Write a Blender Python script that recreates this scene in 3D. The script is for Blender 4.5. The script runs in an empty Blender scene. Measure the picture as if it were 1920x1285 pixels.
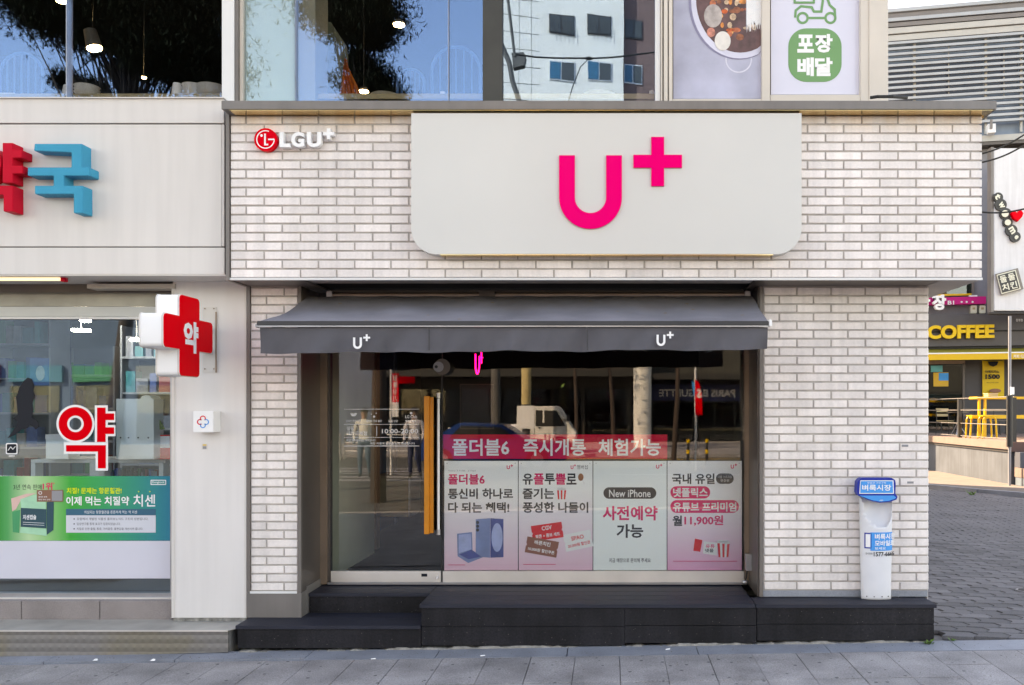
import bpy, bmesh, math, random
from mathutils import Vector, Matrix
random.seed(7)
S = bpy.context.scene
COL = S.collection
# ---------------------------------------------------------------- camera, sky, sun, exposure
F, CX, CY, H = 1647.0, 1145.0, 770.0, 1.67
cam = bpy.data.cameras.new('camera'); cam.sensor_width = 36; cam.lens = F/1920*36
cam.shift_x = (960-CX)/1920; cam.shift_y = -(642.5-CY)/1920
cam.clip_start = .05; cam.clip_end = 2000
camo = bpy.data.objects.new('camera', cam); COL.objects.link(camo)
camo.location = (0, 0, H); camo.rotation_euler = (math.radians(90), 0, 0); S.camera = camo
W = bpy.data.worlds.new('World'); S.world = W; W.use_nodes = True
wn = W.node_tree; bg = wn.nodes['Background']
sky = wn.nodes.new('ShaderNodeTexSky'); sky.sky_type = 'NISHITA'; sky.sun_disc = False
SUN = Vector((-.60, .60, .70)).normalized()
sky.sun_elevation = math.asin(SUN.z); sky.sun_rotation = math.atan2(SUN.x, SUN.y)
sky.air_density = 1.0; sky.dust_density = .8; sky.ozone_density = 2.0
wn.links.new(sky.outputs[0], bg.inputs[0]); bg.inputs[1].default_value = .15
sl = bpy.data.lights.new('sun', 'SUN'); sl.energy = 3.3; sl.angle = math.radians(.5); sl.color = (1, .96, .90)
so = bpy.data.objects.new('sun', sl); COL.objects.link(so); so.rotation_euler = SUN.to_track_quat('Z', 'Y').to_euler()
S.view_settings.view_transform = 'Standard'; S.view_settings.look = 'None'
S.view_settings.exposure = 2.62; S.view_settings.use_white_balance = True; S.view_settings.white_balance_temperature = 11300; S.view_settings.white_balance_tint = 18; S.view_settings.gamma = 1; S.view_settings.use_curve_mapping = False
S.cycles.max_bounces = 8; S.cycles.transparent_max_bounces = 16; S.cycles.glossy_bounces = 4
S.cycles.caustics_reflective = False; S.cycles.caustics_refractive = False
S.cycles.use_denoising = True; S.cycles.sample_clamp_indirect = 6

def X(px, Y): return (px-CX)/F*Y
def Z(py, Y): return H-(py-CY)/F*Y
def P(px, py, Y): return Vector((X(px, Y), Y, Z(py, Y)))

# ---------------------------------------------------------------- materials
def node(nt, t, **k):
    n = nt.nodes.new(t)
    for a, b in k.items(): setattr(n, a, b)
    return n
def mat(name, col, rough=.6, metal=0., var=.10, vs=3., streak=0., bump=0., bs=80., spec=.5, rnd=0., emis=None, es=1., alpha=None, spots=None, grain=0., gs=400., glow_rust=False):
    m = bpy.data.materials.new(name); m.use_nodes = True; nt = m.node_tree; L = nt.links
    b = nt.nodes['Principled BSDF']
    b.inputs['Roughness'].default_value = rough; b.inputs['Metallic'].default_value = metal
    b.inputs['Specular IOR Level'].default_value = spec
    geo = node(nt, 'ShaderNodeNewGeometry'); cur = None
    def mul(cur, fac):
        mx = node(nt, 'ShaderNodeMix', data_type='RGBA', blend_type='MULTIPLY'); mx.inputs['Factor'].default_value = 1
        if cur is None: mx.inputs[6].default_value = (*col, 1)
        else: L.new(cur, mx.inputs[6])
        L.new(fac, mx.inputs[7]); return mx.outputs[2]
    def noise(scale, detail, lo, hi, stretch=None, f0=.3, f1=.7):
        n = node(nt, 'ShaderNodeTexNoise'); n.inputs['Scale'].default_value = scale; n.inputs['Detail'].default_value = detail
        if stretch:
            mp = node(nt, 'ShaderNodeMapping'); mp.inputs['Scale'].default_value = stretch
            L.new(geo.outputs['Position'], mp.inputs[0]); L.new(mp.outputs[0], n.inputs[0])
        else: L.new(geo.outputs['Position'], n.inputs[0])
        r = node(nt, 'ShaderNodeMapRange'); r.inputs[1].default_value = f0; r.inputs[2].default_value = f1
        r.inputs[3].default_value = lo; r.inputs[4].default_value = hi; L.new(n.outputs[0], r.inputs[0]); return r.outputs[0]
    if var: cur = mul(cur, noise(vs, 6, 1-var, 1+var*.5))
    if grain: cur = mul(cur, noise(gs, 2, 1-grain, 1+grain))
    if streak: cur = mul(cur, noise(1, 5, 1-streak, 1.02, (14, 14, .9), .35, .6))
    if rnd:
        oi = node(nt, 'ShaderNodeObjectInfo'); r = node(nt, 'ShaderNodeMapRange'); r.inputs[3].default_value = 1-rnd; r.inputs[4].default_value = 1+rnd*.3
        L.new(oi.outputs['Random'], r.inputs[0]); cur = mul(cur, r.outputs[0])
    if spots:
        sc, th, sp = spots
        v = node(nt, 'ShaderNodeTexVoronoi'); v.inputs['Scale'].default_value = sc; v.inputs['Randomness'].default_value = 1
        L.new(geo.outputs['Position'], v.inputs[0])
        r = node(nt, 'ShaderNodeMapRange'); r.inputs[1].default_value = th; r.inputs[2].default_value = th*1.5
        r.inputs[3].default_value = 1; r.inputs[4].default_value = 0; L.new(v.outputs['Distance'], r.inputs[0])
        mx = node(nt, 'ShaderNodeMix', data_type='RGBA'); L.new(r.outputs[0], mx.inputs['Factor'])
        if cur is None: mx.inputs[6].default_value = (*col, 1)
        else: L.new(cur, mx.inputs[6])
        mx.inputs[7].default_value = (*sp, 1); cur = mx.outputs[2]
    if glow_rust: # warm glow and rusty stain under the metal cap, painted into the colour
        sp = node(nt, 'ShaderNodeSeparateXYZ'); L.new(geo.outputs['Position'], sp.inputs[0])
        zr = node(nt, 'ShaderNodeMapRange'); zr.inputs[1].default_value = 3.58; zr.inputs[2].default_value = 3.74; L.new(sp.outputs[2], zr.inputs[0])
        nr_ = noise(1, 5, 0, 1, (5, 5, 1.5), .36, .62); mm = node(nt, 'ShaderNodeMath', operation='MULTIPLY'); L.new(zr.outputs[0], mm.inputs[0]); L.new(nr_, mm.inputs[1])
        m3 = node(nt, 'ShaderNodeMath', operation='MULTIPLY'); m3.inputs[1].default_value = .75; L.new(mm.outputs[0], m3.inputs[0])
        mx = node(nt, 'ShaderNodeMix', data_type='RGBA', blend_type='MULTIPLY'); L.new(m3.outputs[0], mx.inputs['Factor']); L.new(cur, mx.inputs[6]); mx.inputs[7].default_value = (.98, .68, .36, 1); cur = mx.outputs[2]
    if cur is None: b.inputs['Base Color'].default_value = (*col, 1)
    else: L.new(cur, b.inputs['Base Color'])
    if bump:
        n = node(nt, 'ShaderNodeTexNoise'); n.inputs['Scale'].default_value = bs; n.inputs['Detail'].default_value = 4
        L.new(geo.outputs['Position'], n.inputs[0]); bp = node(nt, 'ShaderNodeBump'); bp.inputs['Strength'].default_value = bump
        bp.inputs['Distance'].default_value = .01; L.new(n.outputs[0], bp.inputs['Height']); L.new(bp.outputs[0], b.inputs['Normal'])
    if emis: b.inputs['Emission Color'].default_value = (*emis, 1); b.inputs['Emission Strength'].default_value = es
    if alpha is not None: b.inputs['Alpha'].default_value = alpha
    m['col'] = col
    return m
def glass(name, refl=.12, tint=(1, 1, 1), edge=.8, rough=0., wob=0., gcol=(1, 1, 1)):
    m = bpy.data.materials.new(name); m.use_nodes = True; nt = m.node_tree; L = nt.links; nt.nodes.clear()
    o = node(nt, 'ShaderNodeOutputMaterial'); mx = node(nt, 'ShaderNodeMixShader'); t = node(nt, 'ShaderNodeBsdfTransparent')
    g = node(nt, 'ShaderNodeBsdfGlossy'); g.inputs['Roughness'].default_value = rough; g.inputs[0].default_value = (*gcol, 1); t.inputs[0].default_value = (*tint, 1)
    lw = node(nt, 'ShaderNodeLayerWeight'); lw.inputs[0].default_value = .25
    r = node(nt, 'ShaderNodeMapRange'); r.inputs[3].default_value = refl; r.inputs[4].default_value = edge
    L.new(lw.outputs['Fresnel'], r.inputs[0]); r.inputs[1].default_value = .0; r.inputs[2].default_value = 1
    if wob:
        geo = node(nt, 'ShaderNodeNewGeometry'); n = node(nt, 'ShaderNodeTexNoise'); n.inputs['Scale'].default_value = 1.1
        L.new(geo.outputs['Position'], n.inputs[0]); bp = node(nt, 'ShaderNodeBump'); bp.inputs['Strength'].default_value = wob
        bp.inputs['Distance'].default_value = .02; L.new(n.outputs[0], bp.inputs['Height']); L.new(bp.outputs[0], g.inputs['Normal'])
    L.new(r.outputs[0], mx.inputs[0]); L.new(t.outputs[0], mx.inputs[1]); L.new(g.outputs[0], mx.inputs[2]); L.new(mx.outputs[0], o.inputs[0])
    return m
def grad(name, stops, axis, a, b_, rough=.5):
    """flat print whose colour runs from coordinate a to coordinate b_ along a world axis"""
    m = bpy.data.materials.new(name); m.use_nodes = True; nt = m.node_tree; L = nt.links; b = nt.nodes['Principled BSDF']
    geo = node(nt, 'ShaderNodeNewGeometry'); sp = node(nt, 'ShaderNodeSeparateXYZ'); L.new(geo.outputs['Position'], sp.inputs[0])
    r = node(nt, 'ShaderNodeMapRange'); r.inputs[1].default_value = a; r.inputs[2].default_value = b_; L.new(sp.outputs[axis], r.inputs[0])
    cr = node(nt, 'ShaderNodeValToRGB'); e = cr.color_ramp.elements
    while len(e) < len(stops): e.new(.5)
    for k, (p, c) in enumerate(stops): e[k].position = p; e[k].color = (*c, 1)
    L.new(r.outputs[0], cr.inputs[0]); L.new(cr.outputs[0], b.inputs['Base Color']); b.inputs['Roughness'].default_value = rough; b.inputs['Specular IOR Level'].default_value = .1
    return m
M = dict(
 tile=mat('white_tile', (.83, .765, .745), .38, var=.09, vs=1.3, rnd=.13, bump=.15, bs=120, streak=.10, grain=.05, gs=60, glow_rust=True),
 mortar=mat('grey_mortar', (.46, .42, .395), .9, var=.2, vs=10, bump=.3),
 cap=mat('taupe_metal', (.165, .148, .14), .42, .0, var=.12, streak=.1, spec=.6),
 gold=mat('polished_soffit_metal', (.80, .58, .28), .12, .9, var=.1, vs=4),
 trim=mat('brown_grey_metal', (.155, .135, .125), .38, var=.1, spec=.6),
 bronze=mat('bronze_frame', (.30, .22, .17), .3, .55, var=.15, vs=5),
 jamb=mat('dark_jamb_metal', (.09, .075, .068), .35, .2, var=.15),
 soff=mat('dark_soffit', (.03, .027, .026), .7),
 soffp=mat('beige_soffit', (.42, .37, .33), .6),
 sign=mat('white_sign_paint', (.575, .57, .552), .35, var=.05, vs=.9),
 signedge=mat('sign_return_metal', (.85, .62, .3), .15, .85, var=.1),
 pink=mat('magenta_acrylic', (.95, .0, .15), .3, spec=.05, var=.03),
 pinkp=mat('magenta_print', (.82, .0, .12), .5, spec=.05, var=0),
 red=mat('red_acrylic', (.82, .0, .01), .3, spec=.05, var=.05),
 redp=mat('red_print', (.82, .0, .006), .5, spec=.05, var=0),
 dred=mat('crimson_letter', (.62, .01, .03), .4, spec=.05, var=.1, vs=6),
 cyan=mat('cyan_letter', (.0, .30, .46), .4, spec=.05, var=.05, vs=6),
 whitel=mat('white_acrylic', (.82, .82, .83), .3, var=.03),
 whitep=mat('white_print', (.80, .80, .81), .5, spec=.15, var=0),
 blackp=mat('black_print', (.012, .015, .022), .5, spec=.15, var=0),
 greyp=mat('grey_print', (.25, .25, .27), .5, var=0),
 canvas=mat('grey_canvas', (.088, .086, .100), .85, var=.12, vs=5, bump=.25, bs=500, grain=.08, gs=700),
 canvasd=mat('dark_canvas_hem', (.05, .049, .052), .85, var=.1),
 steel=mat('brushed_steel', (.80, .74, .69), .28, .45, var=.12, vs=3),
 steelp=mat('worn_steel', (.42, .42, .44), .35, .8, var=.15, vs=6),
 orange=mat('orange_wood', (.64, .21, .012), .4, var=.15, vs=8),
 board=mat('black_composite_board', (.015, .0145, .018), .5, var=.55, vs=2.5, bump=.2, bs=200, spots=(30, .05, (.17, .165, .16)), grain=.35, gs=70, streak=.3, spec=.25),
 boardt=mat('black_board_top', (.02, .022, .034), .6, spec=.3, var=.2, vs=4, bump=.12, bs=150),
 cement=mat('crusted_cement', (.27, .255, .235), .95, var=.45, vs=18, bump=.6, bs=60),
 slab=mat('paving_slab', (.295, .28, .285), .8, var=.34, vs=3.2, rnd=.12, bump=.35, bs=160, grain=.26, gs=110, spots=(9, .085, (.08, .08, .085))),
 gutter=mat('smooth_gutter_stone', (.24, .26, .30), .55, var=.25, vs=3, bump=.15, grain=.12, gs=120),
 groundm=mat('joint_sand', (.20, .19, .185), .95, var=.3, vs=9),
 paver=mat('block_paver', (.145, .138, .145), .85, var=.22, vs=.9, rnd=.32, bump=.35, bs=110, grain=.16, gs=120),
 asphalt=mat('asphalt', (.065, .064, .063), .9, var=.2, vs=1, grain=.2, gs=60),
 conc=mat('concrete', (.42, .405, .385), .85, var=.3, vs=2.5, bump=.3, streak=.18),
 pcol=mat('white_panel_paint', (.69, .66, .65), .4, var=.05, vs=1.5, streak=.025),
 pcold=mat('chipped_grey_paint', (.25, .24, .22), .8, var=.6, vs=30),
 pf=mat('pharmacy_fascia_paint', (.63, .595, .57), .4, var=.05, vs=1.1, streak=.03),
 joint=mat('dark_joint', (.05, .045, .045), .8),
 granite=mat('red_grey_granite', (.25, .215, .21), .5, var=.2, vs=5, grain=.2, gs=150),
 stonet=mat('pharmacy_step_top', (.34, .325, .30), .35, var=.25, vs=6),
 frame=mat('cream_frame', (.60, .54, .48), .45, var=.06),
 framew=mat('white_frame', (.68, .68, .68), .4, var=.05),
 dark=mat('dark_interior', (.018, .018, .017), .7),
 blackm=mat('black_metal', (.014, .014, .016), .5),
 greenw=mat('pale_green_wall', (.55, .58, .44), .8, var=.1),
 wood=mat('pale_wood', (.42, .33, .18), .6, var=.12),
 ceram=mat('white_ceramic', (.88, .88, .86), .3, var=.03),
 leaf=mat('weed_leaf', (.10, .20, .03), .6, var=.3, vs=30),
 yellow=mat('yellow_paint', (.72, .42, .008), .45, var=.05),
 yellowl=mat('yellow_letter', (.78, .47, .0), .4, var=.03),
 charcoal=mat('charcoal_cladding', (.062, .058, .062), .6, var=.1),
 rubber=mat('black_rubber', (.015, .015, .015), .8),
 led=mat('lamp_white', (1, 1, 1), .5, emis=(.85, .95, 1), es=20, var=0),
 ledw=mat('lamp_warm', (1, .9, .7), .5, emis=(1, .82, .52), es=20, var=0),
 neon=mat('neon_magenta', (.9, .0, .2), .5, emis=(1, .01, .16), es=1.6, var=0),
 blue=mat('bright_blue_plastic', (.01, .30, .72), .35, spec=.15, var=.04),
 navy=mat('navy_edge', (.01, .035, .30), .4, spec=.15, var=.03),
 plastic=mat('white_plastic', (.66, .67, .71), .4, var=.06, vs=5),
 cloth=mat('orange_cloth', (.62, .14, .01), .8, var=.2, vs=8),
)
M['glass_low'] = glass('shop_glass', .034, (.98, .99, .985), wob=.02)
M['glass_up'] = glass('upper_glass', .155, (1, 1, 1), wob=.03, gcol=(.36, .60, .92))
M['glass_ph'] = glass('pharmacy_glass', .07, (.93, .98, 1), wob=.03, gcol=(.7, .9, 1))
M['glass_far'] = glass('far_glass', .05, (.5, .55, .55))

# ---------------------------------------------------------------- builders
WL = {}
def wloc(o): return WL.get(o.name, Vector((0, 0, 0)))
def tag(o, label=None, cat=None, group=None, kind=None):
    if label: o['label'] = label
    if cat: o['category'] = cat
    if group: o['group'] = group
    if kind: o['kind'] = kind
    return o
def link(name, me, loc, parent=None, rot=None):
    o = bpy.data.objects.new(name, me); COL.objects.link(o); WL[o.name] = Vector(loc)
    if parent is not None: o.parent = parent; o.location = Vector(loc)-wloc(parent)
    else: o.location = loc
    if rot: o.rotation_euler = rot
    return o
def thing(name, loc, label, cat, group=None):
    return tag(link(name, None, loc), label, cat, group)
def setting(name, loc=(0, 0, 0)): return tag(link(name, None, loc), kind='structure')
def lamp(loc, w, parent, col=(1, .86, .66), r=.05):
    l = bpy.data.lights.new('bulb', 'POINT'); l.energy = w; l.color = col; l.shadow_soft_size = r
    o = bpy.data.objects.new('bulb', l); COL.objects.link(o); o.parent = parent; o.location = Vector(loc)-wloc(parent)
class MB:
    def __init__(s): s.v = []; s.f = []; s.sm = False
    def add(s, vs, fs):
        n = len(s.v); s.v += [Vector(v) for v in vs]; s.f += [tuple(i+n for i in f) for f in fs]; return s
    def box(s, x0, x1, y0, y1, z0, z1):
        return s.add([(x0,y0,z0),(x1,y0,z0),(x1,y1,z0),(x0,y1,z0),(x0,y0,z1),(x1,y0,z1),(x1,y1,z1),(x0,y1,z1)],
                     [(0,3,2,1),(4,5,6,7),(0,1,5,4),(1,2,6,5),(2,3,7,6),(3,0,4,7)])
    def hexa(s, p):  # 8 points: bottom quad then top quad
        return s.add(p, [(0,3,2,1),(4,5,6,7),(0,1,5,4),(1,2,6,5),(2,3,7,6),(3,0,4,7)])
    def prism(s, poly, y0, y1):  # poly of (x,z)
        n = len(poly)
        return s.add([(x,y0,z) for x,z in poly]+[(x,y1,z) for x,z in poly],
                     [tuple(range(n)), tuple(range(2*n-1,n-1,-1))]+[(i,i+n,(i+1)%n+n,(i+1)%n) for i in range(n)])
    def prism_ax(s, poly, o, r, u, d):  # poly in (r,u) plane extruded along d
        o, r, u, d = map(Vector, (o, r, u, d)); n = len(poly)
        return s.add([o+r*a+u*b for a,b in poly]+[o+r*a+u*b+d for a,b in poly],
                     [tuple(range(n)), tuple(range(2*n-1,n-1,-1))]+[(i,i+n,(i+1)%n+n,(i+1)%n) for i in range(n)])
    def ring(s, cx, cz, ro, ri, y0, y1, n=40, sz=1.0):
        vs = []
        for y in (y0, y1):
            for R in (ro, ri):
                vs += [(cx+R*math.cos(2*math.pi*i/n), y, cz+R*sz*math.sin(2*math.pi*i/n)) for i in range(n)]
        fs = []
        for i in range(n):
            j = (i+1) % n
            fs += [(i,j,n+j,n+i), (2*n+i,3*n+i,3*n+j,2*n+j), (i,2*n+i,2*n+j,j), (n+i,n+j,3*n+j,3*n+i)]
        return s.add(vs, fs)
    def cyl(s, a, b, r0, r1=None, n=12, caps=True):
        a, b = Vector(a), Vector(b); r1 = r0 if r1 is None else r1
        d = (b-a).normalized(); t = Vector((0,0,1)) if abs(d.z) < .9 else Vector((1,0,0))
        u = d.cross(t).normalized(); w = d.cross(u)
        vs = [a+(u*math.cos(2*math.pi*i/n)+w*math.sin(2*math.pi*i/n))*r0 for i in range(n)]+[b+(u*math.cos(2*math.pi*i/n)+w*math.sin(2*math.pi*i/n))*r1 for i in range(n)]
        fs = [(i,(i+1)%n,(i+1)%n+n,i+n) for i in range(n)]
        if caps: fs += [tuple(range(n-1,-1,-1)), tuple(range(n,2*n))]
        return s.add(vs, fs)
    def tube(s, pts, r, n=6):
        for a, b in zip(pts, pts[1:]): s.cyl(a, b, r, n=n)
        return s
    def lathe(s, c, prof, n=20):
        c = Vector(c); vs = []
        for r, z in prof: vs += [c+Vector((r*math.cos(2*math.pi*i/n), r*math.sin(2*math.pi*i/n), z)) for i in range(n)]
        fs = [(k*n+i, k*n+(i+1)%n, (k+1)*n+(i+1)%n, (k+1)*n+i) for k in range(len(prof)-1) for i in range(n)]
        return s.add(vs, fs)
    def ball(s, c, rx, ry, rz, n=12, m=8):
        prof = []; c = Vector(c); vs = []
        for k in range(m+1):
            t = math.pi*k/m
            vs += [c+Vector((rx*math.sin(t)*math.cos(2*math.pi*i/n), ry*math.sin(t)*math.sin(2*math.pi*i/n), -rz*math.cos(t))) for i in range(n)]
        return s.add(vs, [(k*n+i, k*n+(i+1)%n, (k+1)*n+(i+1)%n, (k+1)*n+i) for k in range(m) for i in range(n)])
    def build(s, name, m, parent=None, smooth=False, bevel=0., label=None, sharp=None):
        c = sum(s.v, Vector((0,0,0)))/max(1, len(s.v))
        me = bpy.data.meshes.new(name); me.from_pydata([tuple(v-c) for v in s.v], [], s.f)
        bm = bmesh.new(); bm.from_mesh(me); bmesh.ops.remove_doubles(bm, verts=bm.verts, dist=1e-6) if smooth else None
        bmesh.ops.recalc_face_normals(bm, faces=bm.faces)
        if bevel: bmesh.ops.bevel(bm, geom=[e for e in bm.edges if len(e.link_faces)==2 and e.calc_face_angle(0) > .6], offset=bevel, segments=2, affect='EDGES', clamp_overlap=True)
        bm.to_mesh(me); bm.free()
        if smooth: me.shade_smooth(); me.set_sharp_from_angle(angle=math.radians(sharp or 40))
        me.materials.append(m if not isinstance(m, str) else M[m])
        o = link(name, me, c, parent)
        if label: o['label'] = label
        return o
def box(name, m, x0, x1, y0, y1, z0, z1, parent=None, bevel=0., label=None):
    return MB().box(x0,x1,y0,y1,z0,z1).build(name, m, parent, bevel=bevel, label=label)
def pbox(name, m, px0, px1, py0, py1, Y, d, parent=None, bevel=0., label=None):
    """box whose front face spans the given outline at depth Y; py0 is the top"""
    return box(name, m, X(px0,Y), X(px1,Y), Y, Y+d, Z(py1,Y), Z(py0,Y), parent, bevel, label)
def rrect(x0, x1, z0, z1, r, n=6, corners=(1,1,1,1)):
    pts = []
    for (cx, cz, a, on) in ((x1-r, z1-r, 0, corners[0]), (x0+r, z1-r, 90, corners[1]), (x0+r, z0+r, 180, corners[2]), (x1-r, z0+r, 270, corners[3])):
        if on: pts += [(cx+r*math.cos(math.radians(a+90*i/n)), cz+r*math.sin(math.radians(a+90*i/n))) for i in range(n+1)]
        else: pts.append((x1 if a in (0, 270) else x0, z1 if a in (0, 90) else z0))
    return pts
TXT = []
def text(s, c, r, u, w, h, m, parent, name='lettering', bold=.02, ext=0., res=3, keep=False, label=None, post=None):
    """lettering s centred at c, reading along r, upright along u, fitted to w x h, ext = thickness in metres towards the reader"""
    c, r, u = Vector(c), Vector(r).normalized(), Vector(u).normalized()
    me = bpy.data.meshes.new(name); me.materials.append(M[m] if isinstance(m, str) else m)
    o = link(name, me, c, parent)
    if label: o['label'] = label
    bold = min((.0, .012, .022, .03, .045), key=lambda q: abs(q-bold))
    TXT.append([s, r, u, w, h, me, bold, ext, 6 if res > 4 else 2, post]); return o
def set_lettering():
    """turn all the lettering into mesh, one text block per weight"""
    keys = {}
    for t in TXT: keys.setdefault((t[6], t[7] > 0, t[8]), []).append(t)
    for (bold, thick, res), ts in keys.items():
        lines = sorted({t[0] for t in ts}); cu = bpy.data.curves.new('lettering', 'FONT'); SP = 4.0
        cu.body = '\n'.join(lines); cu.size = 1; cu.offset = bold; cu.extrude = .5 if thick else 0; cu.resolution_u = res; cu.space_line = SP
        o = bpy.data.objects.new('lettering', cu); COL.objects.link(o); dg = bpy.context.evaluated_depsgraph_get()
        src = bpy.data.meshes.new_from_object(o.evaluated_get(dg)); bpy.data.objects.remove(o)
        vs = [v.co.copy() for v in src.vertices]; ln = [max(0, min(len(lines)-1, round((.35-v.y)/SP))) for v in vs]
        fl = [[] for _ in lines]
        for p in src.polygons: fl[ln[p.vertices[0]]].append(tuple(p.vertices))
        for s, r, u, w, h, me, _, ext, _, post in ts:
            fs = fl[lines.index(s)]; ids = sorted({i for f in fs for i in f}); mp = {i: k for k, i in enumerate(ids)}; pv = [vs[i] for i in ids]
            x0, x1 = min(v.x for v in pv), max(v.x for v in pv); y0, y1 = min(v.y for v in pv), max(v.y for v in pv); sx, sy = w/(x1-x0), h/(y1-y0); n = r.cross(u)
            co = [r*((v.x-(x0+x1)/2)*sx)+u*((v.y-(y0+y1)/2)*sy)+n*(v.z*ext) for v in pv]
            if post: co = [post(q) for q in co]
            me.from_pydata([tuple(q) for q in co], [], [tuple(mp[i] for i in f) for f in fs]); me.update()
def ptext(s, px0, px1, py0, py1, Y, m, parent, **k):
    return text(s, P((px0+px1)/2, (py0+py1)/2, Y), (1,0,0), (0,0,1), (px1-px0)/F*Y, (py1-py0)/F*Y, m, parent, **k)
def pell(px, py, rx, ry, Y, n=28): return [(X(px+rx*math.cos(2*math.pi*i/n), Y), Z(py+ry*math.sin(2*math.pi*i/n), Y)) for i in range(n)]
def ppoly(pts, Y): return [(X(a, Y), Z(b, Y)) for a, b in pts]
def flat(name, m, pts, Y, parent, d=.0008, label=None): return MB().prism(ppoly(pts, Y), Y-d, Y).build(name, m, parent, label=label)
def plus_poly(cx, cz, a, t): return [(cx-t,cz+a),(cx+t,cz+a),(cx+t,cz+t),(cx+a,cz+t),(cx+a,cz-t),(cx+t,cz-t),(cx+t,cz-a),(cx-t,cz-a),(cx-t,cz-t),(cx-a,cz-t),(cx-a,cz+t),(cx-t,cz+t)]
def u_poly(x0, x1, zb, zt, w, n=16):
    R = (x1-x0)/2; cx = (x0+x1)/2; cz = zb+R; r = R-w
    o = [(x0, zt)]+[(cx-R*math.cos(math.pi*i/n), cz-R*math.sin(math.pi*i/n)) for i in range(n+1)]+[(x1, zt), (x1-w, zt)]
    return o+[(cx+r*math.cos(math.pi*i/n), cz-r*math.sin(math.pi*i/n)) for i in range(n+1)]+[(x0+w, zt)]
def u_plus(px0, px1, py0, py1, Y, m, parent, ext=.0008, w=.26):
    """the letter U with a raised plus, in the outline box"""
    x0, x1, z0, z1 = X(px0,Y), X(px1,Y), Z(py1,Y), Z(py0,Y); Wd, Ht = x1-x0, z1-z0
    MB().prism(u_poly(x0, x0+Wd*.52, z0, z0+Ht*.78, Wd*.13), Y-ext, Y).build('letter', m, parent)
    a = Wd*.2; MB().prism(plus_poly(x1-a, z1-a, a, Wd*.055), Y-ext, Y).build('plus_mark', m, parent)

# ---------------------------------------------------------------- ground
def gz(x, y):
    z = .0148*max(-9, min(x, 4))
    if y > 7: z -= .0215*(min(y, 23)-7)
    return z
xs = [-600,-120,-40,-15,-9,-5,-3,-1,1,2.5,4,6,8,10,12,16,30,80,300,600]; ys = [-1.3,0,1,3,4.2,5,6,6.6,7,9,12,15,18,21,23,27,35,60,150,600]
g = MB(); n = len(xs)
g.add([(x,y,gz(x,y)-.035) for y in ys for x in xs], [(j*n+i,j*n+i+1,(j+1)*n+i+1,(j+1)*n+i) for j in range(len(ys)-1) for i in range(n-1)])
tag(g.build('ground', 'groundm'), kind='structure')
rd = MB(); rys = [-600,-100,-27,-26.9,-19.0,-2.62]
tag(MB().add([(-600,-600,-.14),(600,-600,-.14),(600,-1.3,-.14),(-600,-1.3,-.14)], [(0,1,2,3)]).build('road', 'asphalt'), kind='structure')
# sidewalk slabs
sw = setting('sidewalk', (0, 5, 0)); SLC = {}
def piece(cache, key, w, d, h, ch):
    if key not in cache:
        b = MB(); a, c = w/2, d/2; i = ch
        b.add([(-a,-c,-h),(a,-c,-h),(a,c,-h),(-a,c,-h),(-a,-c,-i),(a,-c,-i),(a,c,-i),(-a,c,-i),(-a+i,-c+i,0),(a-i,-c+i,0),(a-i,c-i,0),(-a+i,c-i,0)],
              [(0,1,5,4),(1,2,6,5),(2,3,7,6),(3,0,4,7),(4,5,9,8),(5,6,10,9),(6,7,11,10),(7,4,8,11),(8,9,10,11)])
        me = bpy.data.meshes.new(key[0]); me.from_pydata([tuple(v) for v in b.v], [], b.f); me.materials.append(M[key[1]]); cache[key] = me
    return cache[key]
slx = math.atan(.0148)
for i in range(-17, 12):
    x = .21+.3*i
    for j, (y0, dep) in enumerate(((5.41,.57),(4.80,.6),(4.19,.6)) if i < 7 else (((5.67,.31),(5.06,.6),(4.45,.6)) if (i % 2) else ((5.37,.61),(4.76,.6),(4.15,.6)))):
        me = piece(SLC, ('slab','slab',round(dep,3)), .2965, dep-.004, .03, .002)
        link('slab', me, (x+random.uniform(-.0008,.0008), y0+dep/2, gz(x,5)+random.uniform(-.0015,.0015)), sw, (random.uniform(-.001,.001), -slx, 0))
far = MB()
for a, b_ in ((-2.6, 4.13),): far.add([(-40,a,gz(-40,0)-.004),(20,a,gz(20,0)-.004),(20,b_,gz(20,0)-.004),(4,b_,gz(4,0)-.004),(-9,b_,gz(-9,0)-.004),(-40,b_,gz(-40,0)-.004)], [(0,1,2,3,4,5)])
far2 = MB().add([(-40,-1.3,gz(-9,0)-.003),(-9,-1.3,gz(-9,0)-.003),(4,-1.3,gz(4,0)-.003),(20,-1.3,gz(4,0)-.003),(20,4.12,gz(4,0)-.003),(4,4.12,gz(4,0)-.003),(-9,4.12,gz(-9,0)-.003),(-40,4.12,gz(-9,0)-.003)], [(0,1,6,7),(1,2,5,6),(2,3,4,5)])
tag(far2.build('pavement', 'slab'), kind='structure')
# gutter strip along the steps, wedge shaped at the left
gs_ = setting('gutter_strip', (0, 6.1, 0)); gx = -4.8
while gx < 4.2:
    L_ = .9; a = gx+.003; b_ = gx+L_-.003
    y0 = 5.99 if gx > -2.6 else 6.04
    MB().hexa([(a,y0,gz(a,6)-.04),(b_,y0,gz(b_,6)-.04),(b_,6.225,gz(b_,6)-.04),(a,6.225,gz(a,6)-.04),(a,y0,gz(a,6)-.001),(b_,y0,gz(b_,6)-.001),(b_,6.225,gz(b_,6)+.004),(a,6.225,gz(a,6)+.004)]).build('stone', 'gutter', gs_)
    gx += L_
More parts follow.
